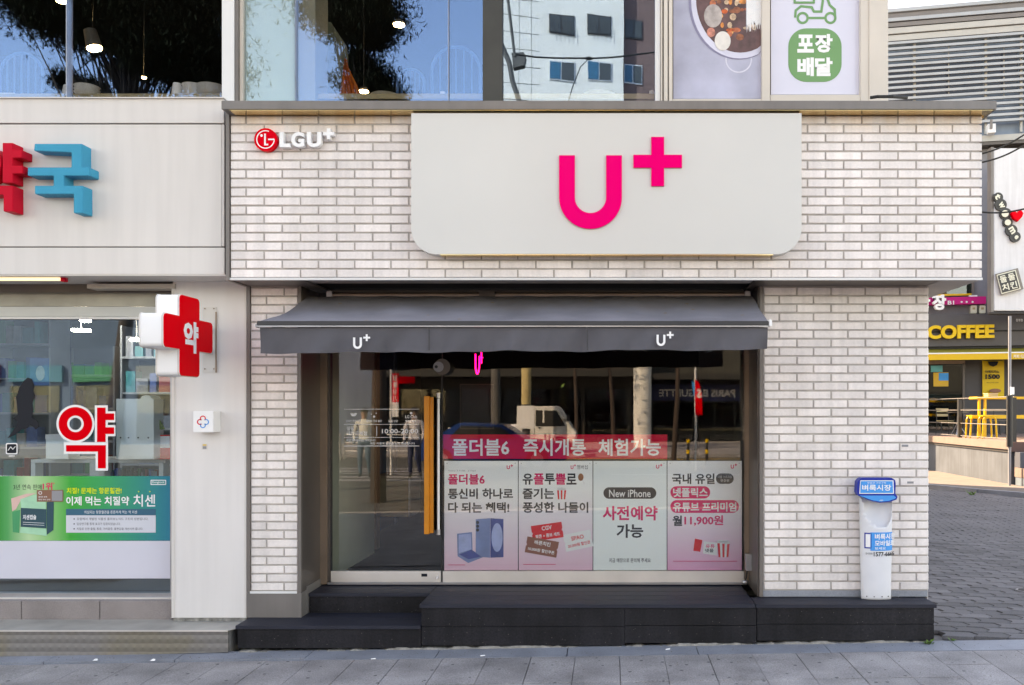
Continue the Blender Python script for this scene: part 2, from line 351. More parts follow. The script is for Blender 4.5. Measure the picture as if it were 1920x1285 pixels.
# block pavers in the alley: chevron ended blocks
al = setting('alley_paving', (4, 10, 0)); bl = []
bw, bd = .225, .150; PA = -.20
ca_, sa_ = math.cos(PA), math.sin(PA)
for row in range(-6, 120):
    for k in range(-40, 60):
        u, v = (k+(.5 if row % 2 else 0))*bw, row*bd; x, y = 2.4+u*ca_-v*sa_, 6.3+u*sa_+v*ca_
        if 6.30 < y < 21 and x > 2.36 and x < min(.50*y+.5, 8.6): bl.append((x, y))
def paver_poly(w, d, g_=.004):
    w2, d2, k = w/2-g_, d/2-g_*.9, .024
    return [(-w2-k*.5,-d2),(w2-k*.5,-d2),(w2+k,0),(w2-k*.5,d2),(-w2-k*.5,d2),(-w2+k,0)]
pp = paver_poly(bw, bd); b = MB(); n = 6
b.add([(a,c,-.03) for a,c in pp]+[(a,c,-.004) for a,c in pp]+[(a*.97,c*.94,0) for a,c in pp],
      [(i,(i+1)%n,(i+1)%n+n,i+n) for i in range(n)]+[(i+n,(i+1)%n+n,(i+1)%n+2*n,i+2*n) for i in range(n)]+[tuple(range(2*n,3*n))])
pme = bpy.data.meshes.new('paver'); pme.from_pydata([tuple(v) for v in b.v], [], b.f); pme.materials.append(M['paver'])
bl.sort(key=lambda p: p[1])
def in_view(p): return p[0] < .475*p[1]+.1 and not (p[0] < 2.30 and p[1] > 6.25)
near = [p for p in bl if in_view(p)][:300]; nearset = set(near)
for (x, y) in near:
    link('paver', pme, (x, y, gz(x,y)+random.uniform(-.003,.002)), al, (random.uniform(-.006,.006)-.0215, random.uniform(-.008,.008), PA+random.uniform(-.012,.012)))
rest = MB()
for (x, y) in bl:
    if (x, y) in nearset: continue
    z = gz(x,y)+random.uniform(-.003,.002); t = random.uniform(-.003,.003)
    rest.add([(x+(a*ca_-c*sa_)*.975,y+(a*sa_+c*ca_)*.97,z+t*(1 if a>0 else -1)) for a,c in pp]+[(x+a*ca_-c*sa_,y+a*sa_+c*ca_,z-.02) for a,c in pp], [tuple(range(n))]+[(i,i+n,(i+1)%n+n,(i+1)%n) for i in range(n)])
tag(rest.build('far_pavers', 'paver', al), kind='stuff')

# ---------------------------------------------------------------- brick work
BR = {}
def brick_mesh(w, h):
    k = (round(w,3), round(h,3))
    if k not in BR:
        a, c, d, i = k[0]/2, k[1]/2, .012, .0025
        vs = [(-a,d,-c),(a,d,-c),(a,d,c),(-a,d,c),(-a,i,-c),(a,i,-c),(a,i,c),(-a,i,c),(-a+i,0,-c+i),(a-i,0,-c+i),(a-i,0,c-i),(-a+i,0,c-i)]
        fs = [(0,1,5,4),(1,2,6,5),(2,3,7,6),(3,0,4,7),(4,5,9,8),(5,6,10,9),(6,7,11,10),(7,4,8,11),(8,9,10,11)]
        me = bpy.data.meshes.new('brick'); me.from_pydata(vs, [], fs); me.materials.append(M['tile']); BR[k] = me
    return BR[k]
def brickwork(parent, Y, px0, px1, py_bot, pitch, rows, jA, jB, lp, first, skip=None, top=None, jw=3.1, jh=3.2):
    """courses of tile bricks, counted up from the bottom course"""
    for r in range(rows):
        zb, zt = py_bot-pitch*r, py_bot-pitch*(r+1)+jh
        if top is not None and zt < top: zt = top
        if zb-zt < 3: continue
        j0 = jA if (r+first) % 2 == 0 else jB
        k0 = math.floor((px0-j0)/lp); e = px0
        js = [j0+lp*k for k in range(k0, k0+60)]
        js = [j for j in js if px0+4 < j < px1-4]
        ed = [px0-jw/2]+js+[px1+jw/2]
        for a, c in zip(ed, ed[1:]):
            a2, c2 = a+jw/2, c-jw/2
            if skip and skip(a2, c2, zt, zb): continue
            w, h = (c2-a2)/F*Y, (zb-zt)/F*Y
            link('brick', brick_mesh(w, h), P((a2+c2)/2, (zb+zt)/2, Y)+Vector((random.uniform(-.0006,.0006), random.uniform(-.0012,.0012), random.uniform(-.0005,.0005))), parent,
                 (random.uniform(-.006,.006), random.uniform(-.0015,.0015), random.uniform(-.003,.003)))
YF, YP = 6.1, 6.44
fb = thing('brick_fascia', (0, YF+.3, Z(520,YF)), 'long white tile brick fascia box overhanging the phone shop entrance', 'fascia')
zt_, zb_ = Z(206,YF), Z(521,YF); xl, xr = X(432,YF), X(1841,YF)
box('backing', 'mortar', xl, xr-.012, YF+.008, YF+.3, zb_+.004, zt_+.06, fb)
box('backing', 'soffp', xr-.9, xr-.014, YF+.302, YF+16, zb_+.006, zt_+.06, fb, label='side return of the fascia box')
def skipf(a, c, t, b_): return a > 792 and c < 1482 and t > 222 and b_ < 462
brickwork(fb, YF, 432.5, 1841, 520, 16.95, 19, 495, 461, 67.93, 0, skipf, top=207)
box('edge_trim', 'trim', X(424.5,YF), X(431,YF), YF-.012, YF+.3, zb_-.02, zt_+.02, fb)
box('edge_trim', 'framew', X(425,YF)-.004, X(1842,YF), YF-.004, YF+.02, Z(525.5,YF), zb_, fb, label='pale grey drip edge under the bricks')
box('soffit', 'cap', X(432,YF), X(563,YF), YF+.021, YF+.80, Z(524,YF), Z(523,YF)+.01, fb, label='brown soffit over the left pillar')
box('soffit', 'jamb', X(1433,YF)-.05, X(1835,YF)-.25, YF+.021, YF+.80, Z(524,YF), Z(523,YF)+.01, fb)
box('soffit', 'soffp', X(1833,YF)-.24, X(1840,YF), YF+.021, YF+16, Z(524,YF)-.002, Z(523,YF)+.008, fb, label='beige soffit beyond the right pillar')
cx0, cx1 = X(415,5.98), X(1869,5.98)
box('cap', 'cap', cx0, cx1, 5.98, YF+.36, Z(205,5.98), Z(189,5.98), fb, bevel=.002)
box('cap_underside', 'gold', cx0+.05, cx1-.02, 5.99, YF+.006, Z(205,5.98)-.004, Z(205,5.98)-.0005, fb, label='polished golden metal under the cap')
box('cap_underside', 'gold', xr-.01, cx1-.02, YF+.008, YF+3, Z(205,5.98)-.004, Z(205,5.98)-.0005, fb)
for k in range(3):
    xx = cx1-.03-k*.035
    box('cap_moulding', 'gold' if k != 1 else 'trim', xx-.02, xx, YF+.02, YF+3, Z(205,5.98)-.012-.006*k, Z(205,5.98)-.0045, fb)
box('roof', 'cap', xl, xr, YF+.361, YF+12, Z(205,5.98)+.02, Z(189,5.98)-.01, fb)
# white sign panel
YS = 6.0
sp = thing('shop_sign', (X(1136,YS), YS, Z(476,YS)), 'wide white sign panel with magenta U and plus on the brick fascia', 'sign')
MB().prism(rrect(X(771,YS), X(1503,YS), Z(477,YS), Z(212.5,YS), (48)/F*YS, 12, (0,0,1,1)), YS, YS+.095).build('panel', 'sign', sp, smooth=True, sharp=30)
MB().prism(rrect(X(773,YS), X(1501,YS), Z(479.5,YS), Z(470,YS)+.02, .03, 6, (0,0,1,1))[0:0] or [(X(825,YS),Z(477.4,YS)),(X(1450,YS),Z(477.4,YS)),(X(1450,YS),Z(478.4,YS)),(X(825,YS),Z(478.4,YS))], YS+.004, YS+.094).build('underside_strip', 'signedge', sp)
UY = YS-.001
MB().prism([(a,b_) for a,b_ in u_poly(X(1048.5,YS), X(1166,YS), Z(430,YS), Z(292.5,YS), 29.5/F*YS, 24)], UY-.012, UY).build('letter', 'pink', sp)
MB().prism([(X(a,YS), Z(b_,YS)) for a,b_ in ((1221,258),(1245,258),(1245,291.5),(1278.5,291.5),(1278.5,315.5),(1245,315.5),(1245,350),(1221,350),(1221,315.5),(1187.5,315.5),(1187.5,291.5),(1221,291.5))], UY-.012, UY).build('plus_mark', 'pink', sp)
# small logo
YL = 6.06
lg = thing('logo_letters', (X(550,YL), YL, Z(280,YL)), 'small red round face emblem and raised white letters on brick', 'sign')
c = P(498, 262, YL); R = 21.5/F*YL
MB().cyl(c+Vector((0,-.001,0)), c+Vector((0,.038,0)), R, n=40).build('disc', 'red', lg, smooth=True)
MB().cyl(c+Vector((0,.0385,0)), c+Vector((0,.05,0)), .02, n=10).build('fixing', 'steelp', lg)
def arc(cx, cz, r, a0, a1, Y, w, n=24): # flat curved band
    o = [(cx+(r+w/2)*math.cos(math.radians(a0+(a1-a0)*i/n)), cz+(r+w/2)*math.sin(math.radians(a0+(a1-a0)*i/n))) for i in range(n+1)]
    q = [(cx+(r-w/2)*math.cos(math.radians(a0+(a1-a0)*i/n)), cz+(r-w/2)*math.sin(math.radians(a0+(a1-a0)*i/n))) for i in range(n+1)]
    return o+q[::-1]
Ye = YL-.0015
MB().prism(arc(c.x, c.z, R*.76, 68, 360, Ye, .0065, 40), Ye-.002, Ye).build('emblem_line', 'whitel', lg)
MB().prism(ppoly([(495.5,251),(498.5,251),(498.5,270),(503,270),(503,273),(495.5,273)], Ye), Ye-.0021, Ye-.0001).build('emblem_line', 'whitel', lg)
MB().prism(ppoly([(503,260.5),(514.5,260.5),(514.5,263),(503,263)], Ye), Ye-.0022, Ye-.0002).build('emblem_line', 'whitel', lg)
MB().prism(pell(490.5,254.5,2.4,2.4,Ye,14), Ye-.002, Ye).build('emblem_dot', 'whitel', lg)
for s_, a, b_ in (('L',526,546),('G',548,572),('U',577,604)):
    ptext(s_, a, b_, 249.5, 277.5, YL+.01, 'whitel', lg, name='letter', bold=.045, ext=.04, res=6)
MB().prism(plus_poly(X(617,YL), Z(252,YL), 10/F*YL, 3.2/F*YL), YL-.012, YL+.028).build('plus_mark', 'whitel', lg)

# pillars
rp = thing('brick_pillar', (X(1585,YP), YP+.2, .303), 'wide white tile brick wall to the right of the shop window', 'wall')
box('backing', 'mortar', X(1426,YP)+.004, X(1740,YP)-.004, YP+.008, YP+.5, .304, Z(525,YP), rp)
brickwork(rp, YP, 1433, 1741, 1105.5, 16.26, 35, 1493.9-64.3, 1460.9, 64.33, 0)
box('jamb_trim', 'trim', X(1424,YP), X(1430.5,YP), YP-.008, YP+.42, .306, Z(530,YP), rp)
box('base_trim', 'gutter', X(1431,YP), X(1739,YP), YP-.002, YP+.006, .306, Z(1107.5,YP), rp)
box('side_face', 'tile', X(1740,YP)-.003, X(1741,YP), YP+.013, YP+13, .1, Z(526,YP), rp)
for (a, b_) in ((1697, 836), (1707, 905)):
    flat('tile_stamp', 'greyp', [(a-6,b_-2),(a+6,b_-2),(a+6,b_+2),(a-6,b_+2)], YP-.003, rp)
lp_ = thing('brick_pillar', (X(515,YP), YP+.2, .153), 'narrow white tile brick pillar between pharmacy column and shop door', 'pillar')
box('backing', 'mortar', X(466,YP), X(560,YP), YP+.008, YP+.4, Z(1112,YP), Z(525,YP), lp_)
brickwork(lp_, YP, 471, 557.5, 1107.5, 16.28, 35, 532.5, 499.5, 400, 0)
box('edge_trim', 'trim', X(463.5,YP), X(469.5,YP), YP-.01, YP+.4, Z(1111,YP), Z(528,YP), lp_)
box('edge_trim', 'trim', X(559,YP), X(565,YP), YP-.01, YP+.02, Z(1111,YP), Z(528,YP), lp_)
box('base', 'cap', X(463.5,YP), X(566,YP), YP-.012, YP+.4, .155, Z(1111.5,YP), lp_)
box('base_trim', 'framew', X(470,YP), X(558,YP), YP-.014, YP-.0125, Z(1112.5,YP), Z(1108,YP), lp_)

# ---------------------------------------------------------------- shop front in the recess
YG = 6.88; zd = .303
sf = thing('shopfront_frame', (X(1005,YG), YG, zd), 'bronze and dark metal frame around the recessed shop glazing', 'frame')
xjl, xjr = X(560,YP)+.02, X(1424,YP)
box('jamb', 'jamb', xjl-.02, xjl, YP+.021, YG+.1, .155, Z(528,YP), sf)
box('jamb_base', 'cap', xjl+.0005, xjl+.006, YP+.1, YG-.02, .156, .36, sf)
box('jamb', 'jamb', xjr-.012, xjr-.001, YP+.01, YG+.1, .305, Z(528,YP), sf)
pbox('frame_post', 'bronze', 599, 613, 590, 1096, YG-.03, .1, sf, .003)
pbox('frame_post', 'jamb', 613.5, 619, 590, 1090, YG-.01, .06, sf)
pbox('frame_post', 'bronze', 1396, 1406, 590, 1096, YG-.03, .1, sf, .003)
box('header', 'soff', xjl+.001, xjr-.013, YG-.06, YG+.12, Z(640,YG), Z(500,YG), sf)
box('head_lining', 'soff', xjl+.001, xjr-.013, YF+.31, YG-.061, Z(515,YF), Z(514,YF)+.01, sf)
pbox('sill', 'steelp', 614, 1396, 1092.5, 1096.5, YG-.03, .12, sf)
# roller tube and lamp rail above the awning
rt = thing('awning_roller', (X(1008,6.6), 6.6, Z(556,6.6)), 'long shiny roller tube in the dark recess above the awning', 'roller')
MB().cyl(P(618,553.5,6.62), P(1400,552.5,6.62), .018, n=16).build('tube', 'bronze', rt, smooth=True)
pbox('rail', 'jamb', 612, 1404, 545, 549, 6.66, .03, rt)
for a in (612, 898, 1397): pbox('bracket', 'steelp' if a != 898 else 'jamb', a, a+10 if a != 898 else a+30, 546, 558, 6.585, .05, rt, .002)

# awning
aw = thing('awning', (X(963,5.75), 5.75, Z(660,5.75)), 'dark grey canvas awning with white lettering over the shop entrance', 'awning')
Ya, Yb = 5.75, 6.56; xa0, xa1 = X(485,Ya), X(1440,Ya); za, zb2 = Z(603,Ya), Z(556,Yb)
NX, NY = 60, 10; cv = MB(); vs = []
for j in range(NY+1):
    t = j/NY
    for i in range(NX+1):
        s_ = i/NX; sag = -.026*math.sin(math.pi*t)*(1+.4*math.sin(s_*17)+.25*math.sin(s_*41+1))+.004*math.sin(s_*63+t*9)
        xx0 = xa0+(xjl+.01-xa0)*t; xx1 = xa1+(xjr-.03-xa1)*t
        vs.append((xx0+(xx1-xx0)*s_, Ya+(Yb-Ya)*t, za+(zb2-za)*t+sag))
cv.add(vs, [(j*(NX+1)+i, j*(NX+1)+i+1, (j+1)*(NX+1)+i+1, (j+1)*(NX+1)+i) for j in range(NY) for i in range(NX)])
cv.build('canvas', mat('skylit_grey_canvas', (.19, .185, .21), .85, var=.25, vs=2.5, bump=.25, bs=500, grain=.08, gs=700, spots=(7,.07,(.22,.15,.08))), aw, smooth=True)  # top of the same grey canvas, lightened to paint in the skylight
box('front_bar', 'canvasd', xa0, xa1, Ya-.035, Ya+.02, Z(611.5,Ya), Z(603,Ya), aw, .004)
box('piping', 'steelp', xa0+.004, xa1-.004, Ya-.037, Ya-.02, Z(614,Ya), Z(611.7,Ya), aw)
vl = MB(); vs = []; NX = 120; NZ = 6
for j in range(NZ+1):
    t = j/NZ
    for i in range(NX+1):
        s_ = i/NX; x = X(489.5,Ya)+(X(1438.5,Ya)-X(489.5,Ya))*s_
        zlow = Z(663-7*s_+1.2*math.sin(s_*23)+.8*math.sin(s_*61), Ya); ztop = Z(614.5,Ya)
        vs.append((x, Ya-.02+t*(.016*math.sin(s_*31+t)+.012*math.sin(s_*67+2+t*1.5)+.008*math.sin(s_*119+t*3)+.004*math.sin(s_*211)), ztop+(zlow-ztop)*t))
vl.add(vs, [(j*(NX+1)+i, j*(NX+1)+i+1, (j+1)*(NX+1)+i+1, (j+1)*(NX+1)+i) for j in range(NZ) for i in range(NX)])
vl.build('valance', 'canvas', aw, smooth=True)
for s_ in (.335, .645):
    x = X(489.5,Ya)+(X(1438.5,Ya)-X(489.5,Ya))*s_; box('seam', 'canvasd', x-.004, x+.004, Ya-.0465, Ya-.044, Z(658,Ya), Z(615,Ya), aw)
u_plus(662, 694, 627, 654.5, Ya-.05, 'whitep', aw, ext=.001); u_plus(1231, 1263, 622, 649, Ya-.05, 'whitep', aw, ext=.001)
for x in (xa0+.1, xa1-.1): MB().tube([(x, Ya+.0, Z(612,Ya)), (x+(.12 if x<0 else -.12), 6.3, Z(640,6.3)), (x, 6.6, Z(585,6.6))], .014, 8).build('folding_arm', 'steelp', aw)
box('end_cap', 'whitel', xa1+.0005, xa1+.022, Ya-.03, Ya+.02, Z(613,Ya), Z(600,Ya), aw, .004); box('end_cap', 'steelp', xa0-.012, xa0-.0005, Ya-.03, Ya+.02, Z(615,Ya), Z(608,Ya), aw, .003)

# glass door
dr = thing('glass_door', (X(724,YG), YG, zd), 'glass entrance door with orange bar handle and steel bottom rail', 'door')
pbox('pane', 'glass_low', 620, 827, 600, 1071, YG, .008, dr)
pbox('bottom_rail', 'steel', 620, 826.5, 1071.5, 1091.5, YG-.012, .04, dr, .002)
MB().cyl(P(820,1083,YG-.013), P(820,1083,YG-.02), .012, n=16).build('lock', 'steelp', dr); pbox('rail_sticker', 'blackp', 790, 801, 1076, 1081.5, YG-.0135, .001, dr)
hd = pbox('handle', 'orange', 795, 804.5, 743, 1002, YG-.13, .05, dr, .002)
pbox('handle_side', 'orange', 804.6, 812, 745, 1000, YG-.11, .03, dr, .002)
for py in (800, 940): MB().cyl(P(808,py,YG-.08), P(808,py,YG), .008, n=8).build('handle_fixing', 'steelp', dr)
MB().cyl(P(822,748,YG-.05), P(822,995,YG-.05), .011, n=12).build('steel_bar', 'whitel', dr, smooth=True)
for py in (742, 998): MB().cyl(P(822,py-5,YG-.05), P(822,py+5,YG-.05), .016, n=12).build('bar_end', 'steelp', dr, smooth=True)
pbox('edge_seal', 'blackm', 827.2, 829.5, 640, 1091, YG-.004, .02, dr)
# opening-hours lettering on the door
YD = YG-.0012
dn = thing('door_lettering', (X(724,YD), YD, Z(838,YD)), 'thin white printed notice with icons and opening hours on the glass door', 'lettering')
for py, th in ((767.5,.9),(796,.8),(820.5,.7),(836.5,1.2)): flat('rule', 'whitep', [(645,py-th/2),(786,py-th/2),(786,py+th/2),(645,py+th/2)], YD, dn)
flat('rule', 'whitep', [(706,800),(707,800),(707,818),(706,818)], YD, dn)
MB().prism(arc(X(663,YD), Z(775,YD), 3.6/F*YD, 180, 360, YD, 5/F*YD, 10), YD-.0008, YD).build('icon', 'whitep', dn)
for (a, b_, r) in ((701.5,781.5,2.2),(696.5,777,1.1),(705.5,775,1.1),(771,775,2.4)): MB().prism(pell(a,b_,r,r,YD,10), YD-.0008, YD).build('icon', 'whitep', dn)
for s_, a, b_, c_, d_ in (('LG Club',760,782,778.5,784.5),('온라인 주문 픽업',649,676,787.5,792),('데이터 무료 충전',687,716,787.5,792),('요금 상담',728,746,787.5,792),('멤버십 혜택',760,780,787.5,792),('정동',650,664,800,807.5),('대전국제점',650,688,809,816.5),('10:00-20:00',716,784,804.5,813),('매월 첫째 일요일은 휴무입니다',650,704,823.5,828),('매장 이용에 불편을 드려 죄송합니다',694,778,829.5,834)):
    ptext(s_, a, b_, c_, d_, YD-.0002, 'whitep', dn, bold=.012, res=1)
# window
wd = thing('shop_window', (X(1110,YG), YG, zd), 'large shop window pane with brushed steel bottom rail', 'window')
pbox('pane', 'glass_low', 830, 1394, 600, 1071, YG+.001, .008, wd)
pbox('bottom_rail', 'steel', 830, 1395, 1071.5, 1092, YG-.012, .04, wd, .002)
bx = thing('sensor_box', P(1404,1060,YG-.1), 'small grey metal box with cable low beside the shop window', 'box')
pbox('case', 'steelp', 1399, 1411, 1040, 1071, YG-.16, .06, bx, .004); MB().tube([P(1401,1071,YG-.14), P(1399,1084,YG-.12), P(1397,1090,YG-.1)], .006).build('cable', 'rubber', bx)
MB().ball(P(1397.5,1092,YG-.1), .026, .02, .02).build('floor_stop', 'steelp', bx, smooth=True)
spk = thing('round_speaker', P(827,700,YG-.05), 'round grey speaker mounted high at the door edge', 'speaker')
MB().cyl(P(829,688,YG-.1), P(829,688,YG-.012), .062, n=28).build('body', 'jamb', spk, smooth=True); MB().cyl(P(822,688,YG-.12), P(822,688,YG-.101), .04, n=20).build('front_disc', 'greyp', spk, smooth=True)
MB().cyl(P(818,688,YG-.125), P(818,688,YG-.121), .012, n=14).build('lens', 'blackm', spk)

# posters behind the window
YQ = YG+.014
bn = thing('window_banner', P(1041,861,YQ), 'long crimson banner strip with white Korean lettering above the four posters', 'banner')
pbox('sheet', mat('crimson_print',(.66,.0,.035),.5,spec=.15,var=.04), 831, 1251, 815, 860.5, YQ, .002, bn)
for s_, a, b_ in (('폴더블6',848,955),('즉시개통',981,1098),('체험가능',1122,1239)): ptext(s_, a, b_, 823, 855, YQ-.001, 'whitep', bn, bold=.026)
def poster(px0, px1, label, m):
    t = thing('window_poster', P((px0+px1)/2,1070,YQ), label, 'poster', 'posters in a row behind the shop window'); pbox('sheet', m, px0, px1, 864.5, 1069.5, YQ, .002, t)
    for a in (px0+5, px1-5): MB().cyl(P(a,869,YQ-.002), P(a,869,YQ), .004, n=8).build('pin', 'steelp', t)
    return t
pk = [(0,(.86,.52,.66)),(.35,(.82,.68,.76)),(.75,(.90,.91,.91)),(1,(.90,.92,.93))]
zA, zB = Z(1070,YQ), Z(864,YQ)
gp = grad('pink_fade_print', pk, 2, zA, zB); gp4 = grad('strong_pink_fade_print', [(0,(.86,.38,.60)),(.25,(.84,.58,.72)),(.6,(.90,.89,.91)),(1,(.90,.92,.93))], 2, zA, zB)
gpw = mat('pale_blue_print', (.86,.92,.92), .5, spec=.1, var=.03)
YT = YQ-.001
p1 = poster(833, 971, 'poster of two blue folding phones under bold Korean lines', gp)
u_plus(950, 962, 871, 880, YT, 'pinkp', p1)
ptext('Galaxy Z Fold6 · Z Flip6', 840, 892, 881.5, 885, YT, 'greyp', p1, bold=.005, res=1)
ptext('폴더블6', 840, 909, 889, 909, YT, 'pinkp', p1, bold=.028); ptext('통신비 하나로', 840, 962, 916, 936, YT, 'blackp', p1, bold=.03); ptext('다 되는 혜택!', 840, 955, 942, 962, YT, 'blackp', p1, bold=.03)
ph_b = mat('phone_blue', (.14,.22,.45), .5, var=.2, vs=8); ph_d = mat('phone_screen', (.01,.04,.25), .5, var=.3, vs=12); ph_l = mat('phone_screen_light', (.34,.42,.72), .5, var=.2, vs=12)
flat('phone_picture', ph_b, [(892,974),(919,972),(919,1046),(892,1044)], YT, p1); flat('phone_picture', ph_d, [(919.5,972),(944,973.5),(944,1045),(919.5,1046)], YT, p1)
MB().prism(pell(932,1008,10.5,27,YT-.0009), YT-.0016, YT-.0009).build('phone_glow', ph_l, p1)
for k in range(3): MB().prism(pell(895.5,980+7*k,3,3.2,YT-.0009,12), YT-.0016, YT-.0009).build('camera_dot', 'blackp', p1)
flat('phone_picture', ph_b, [(857,1001),(885,998),(886,1032),(906,1045),(878,1056),(858,1043)], YT, p1); flat('phone_screen', ph_l, [(860,1003),(883,1001),(884,1030),(860,1038)], YT-.0009, p1); flat('phone_screen', ph_d, [(861,1040),(884,1031),(902,1044),(879,1049)], YT-.0009, p1)
flat('small_print', 'pinkp', [(840,1059),(872,1059),(872,1060),(840,1060)], YT, p1)
p2 = poster(972.5, 1111, 'poster with red, brown and white tickets and bold Korean lines', gp)
u_plus(1070, 1080, 871, 880, YT, 'pinkp', p2); ptext('멤버십', 1082, 1102, 872, 880, YT, 'blackp', p2, bold=.005, res=1)
for s_, a, b_, m in (('유',980,999,'blackp'),('플',1000.5,1020,'pinkp'),('투',1021,1040.5,'blackp'),('쁠',1041.5,1061,'pinkp'),('로',1062,1081,'blackp')): ptext(s_, a, b_, 888, 909, YT, m, p2, bold=.03)
ptext('즐기는', 980, 1039, 915.5, 936, YT, 'blackp', p2, bold=.03); ptext('풍성한 나들이', 980, 1103, 941.5, 962, YT, 'blackp', p2, bold=.03)
brn = mat('fried_brown', (.35,.11,.03), .5, var=.3, vs=40)
MB().prism(pell(1089,895,5,7,YT), YT-.0008, YT).build('drumstick_picture', brn, p2); flat('drumstick_bone', 'whitep', [(1091,901),(1093,900),(1097,907),(1095,908)], YT, p2)
def cup(px, py, w, h, t, ang=0):
    for k in range(5):
        a0, a1 = -w/2+w*k/5, -w/2+w*(k+1)/5
        flat('cup_stripe', 'redp' if k % 2 == 0 else 'whitep', [(px+a0, py-h/2), (px+a1, py-h/2), (px+a1*.8, py+h/2), (px+a0*.8, py+h/2)], YT, t)
    for k in range(5): MB().prism(pell(px-w*.38+w*.19*k, py-h/2-1.5-random.random()*2, w*.15, w*.14, YT-.0009, 10), YT-.0015, YT-.0009).build('popcorn', 'whitep', t)
cup(1053, 928, 17, 17, p2)
def ticket(cx, cy, w, h, ang, m, t, lines, lm, z):
    ca, sa = math.cos(math.radians(ang)), math.sin(math.radians(ang))
    f = lambda a, b_: (cx+a*ca+b_*sa, cy-a*sa+b_*ca)
    flat('ticket', m, [f(-w/2,-h/2), f(w/2,-h/2), f(w/2,-3), f(w/2-2,0), f(w/2,3), f(w/2,h/2), f(-w/2,h/2), f(-w/2,3), f(-w/2+2,0), f(-w/2,-3)], YT-z, t)
    for s_, oy, ww, hh in lines:
        a, b_ = f(0, oy); text(s_, P(a,b_,YT-z-.001), (ca,0,sa), (-sa,0,ca), ww/F*YT, hh/F*YT, lm, t, bold=.02, res=1)
ticket(1084, 1014, 52, 32, 12, 'whitep', p2, (('SPAO',-6,24,8),('20,000원 할인권',7,42,7)), 'redp', 0)
ticket(1026, 997, 58, 29, 8, 'redp', p2, (('CGV',-7,19,8),('팝콘 + 콤보 세트',7,46,7)), 'whitep', .0025)
ticket(1016, 1026, 60, 30, -10, mat('ticket_brown',(.26,.08,.05),.5,var=.05), p2, (('바른치킨',-7,30,8),('10,000원 할인쿠폰',7,50,7)), 'whitep', .0035)
flat('small_print', 'pinkp', [(981,1058),(1042,1058),(1042,1059),(981,1059)], YT, p2)
p3 = poster(1112.5, 1250, 'pale blue poster with black pill and large magenta lettering', gpw)
u_plus(1230, 1242, 870, 879, YT, 'pinkp', p3)
MB().prism(rrect(X(1131.5,YT),X(1230.5,YT),Z(935.5,YT),Z(914,YT),10.5/F*YT,8), YT-.0008, YT).build('pill', 'blackp', p3)
ptext('New iPhone', 1142, 1220, 918.5, 932.5, YT-.0012, 'whitep', p3, bold=.012); ptext('사전예약', 1130, 1233, 949, 976, YT, 'pinkp', p3, bold=.03); ptext('가능', 1156, 1206, 983, 1009, YT, 'blackp', p3, bold=.03)
ptext('지금 매장으로 문의해 주세요', 1142, 1220, 1047, 1055, YT, 'blackp', p3, bold=.008, res=1)
p4 = poster(1251.5, 1391, 'pink fading poster with two magenta pills and a popcorn cup', gp4)
u_plus(1370, 1382, 869.5, 879, YT, 'pinkp', p4)
ptext('국내 유일', 1260, 1340, 888, 908, YT, 'blackp', p4, bold=.028)
def pill(a, b_, c_, d_, m, t): MB().prism(rrect(X(a,YT),X(b_,YT),Z(d_,YT),Z(c_,YT),(d_-c_)/2/F*YT*.98,8), YT-.0008, YT).build('pill', m, t)
pill(1342.5, 1375.5, 888, 907.5, 'blackp', p4); ptext('더블 스트리밍', 1346, 1372, 892, 897, YT-.0012, 'whitep', p4, bold=.005, res=1); ptext('연간권', 1351, 1367, 899, 903.5, YT-.0012, 'whitep', p4, bold=.005, res=1)
pill(1257, 1331.5, 912, 935, 'pinkp', p4); ptext('넷플릭스', 1262, 1327, 915, 932.5, YT-.0012, 'whitep', p4, bold=.03)
pill(1257, 1385.5, 938, 962, 'pinkp', p4); ptext('유튜브 프리미엄', 1262, 1380.5, 942, 959.5, YT-.0012, 'whitep', p4, bold=.03)
ptext('월', 1261, 1279, 967, 986.5, YT, 'blackp', p4, bold=.03); ptext('11,900원', 1283, 1356, 966.5, 986.5, YT, 'pinkp', p4, bold=.03)
cup(1356.5, 1032, 23, 26, p4); flat('card_picture', 'redp', [(1303,1010),(1317,1013),(1313,1035),(1300,1033)], YT, p4); flat('card_picture', 'whitep', [(1320,1015),(1345,1018),(1345,1042),(1318,1038)], YT, p4)
ptext('유튜', 1323, 1340, 1021, 1028, YT-.001, 'pinkp', p4, bold=.02, res=1); ptext('넷플', 1322, 1338, 1029, 1036, YT-.001, 'blackp', p4, bold=.02, res=1)
flat('small_print', 'pinkp', [(1262,1052),(1382,1052),(1382,1053),(1262,1053)], YT, p4)

# ---------------------------------------------------------------- inside the shop
rm = setting('shop_room', (-.5, 9, zd))
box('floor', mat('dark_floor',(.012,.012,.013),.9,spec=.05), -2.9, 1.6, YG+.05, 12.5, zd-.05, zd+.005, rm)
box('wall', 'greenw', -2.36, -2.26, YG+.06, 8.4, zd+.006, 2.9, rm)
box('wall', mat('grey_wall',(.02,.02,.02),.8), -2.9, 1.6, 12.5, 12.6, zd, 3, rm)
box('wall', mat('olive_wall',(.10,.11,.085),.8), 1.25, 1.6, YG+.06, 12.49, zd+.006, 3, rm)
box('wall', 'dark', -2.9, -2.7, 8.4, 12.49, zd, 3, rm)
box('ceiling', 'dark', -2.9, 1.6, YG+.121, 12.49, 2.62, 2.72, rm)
ct = thing('service_counter', P(790,1000,9.3), 'pale wooden counter inside the shop behind the door', 'counter')
pbox('front_panel', 'wood', 703, 765, 898, 969, 9.2, .5, ct); pbox('counter_top', 'wood', 699, 768, 893, 897.5, 9.15, .6, ct); pbox('end_panel', 'whitel', 765.5, 769, 898, 969, 9.18, .5, ct)
pw = thing('wood_post', P(706,990,8.6), 'tall light brown post inside behind the glass door', 'post')
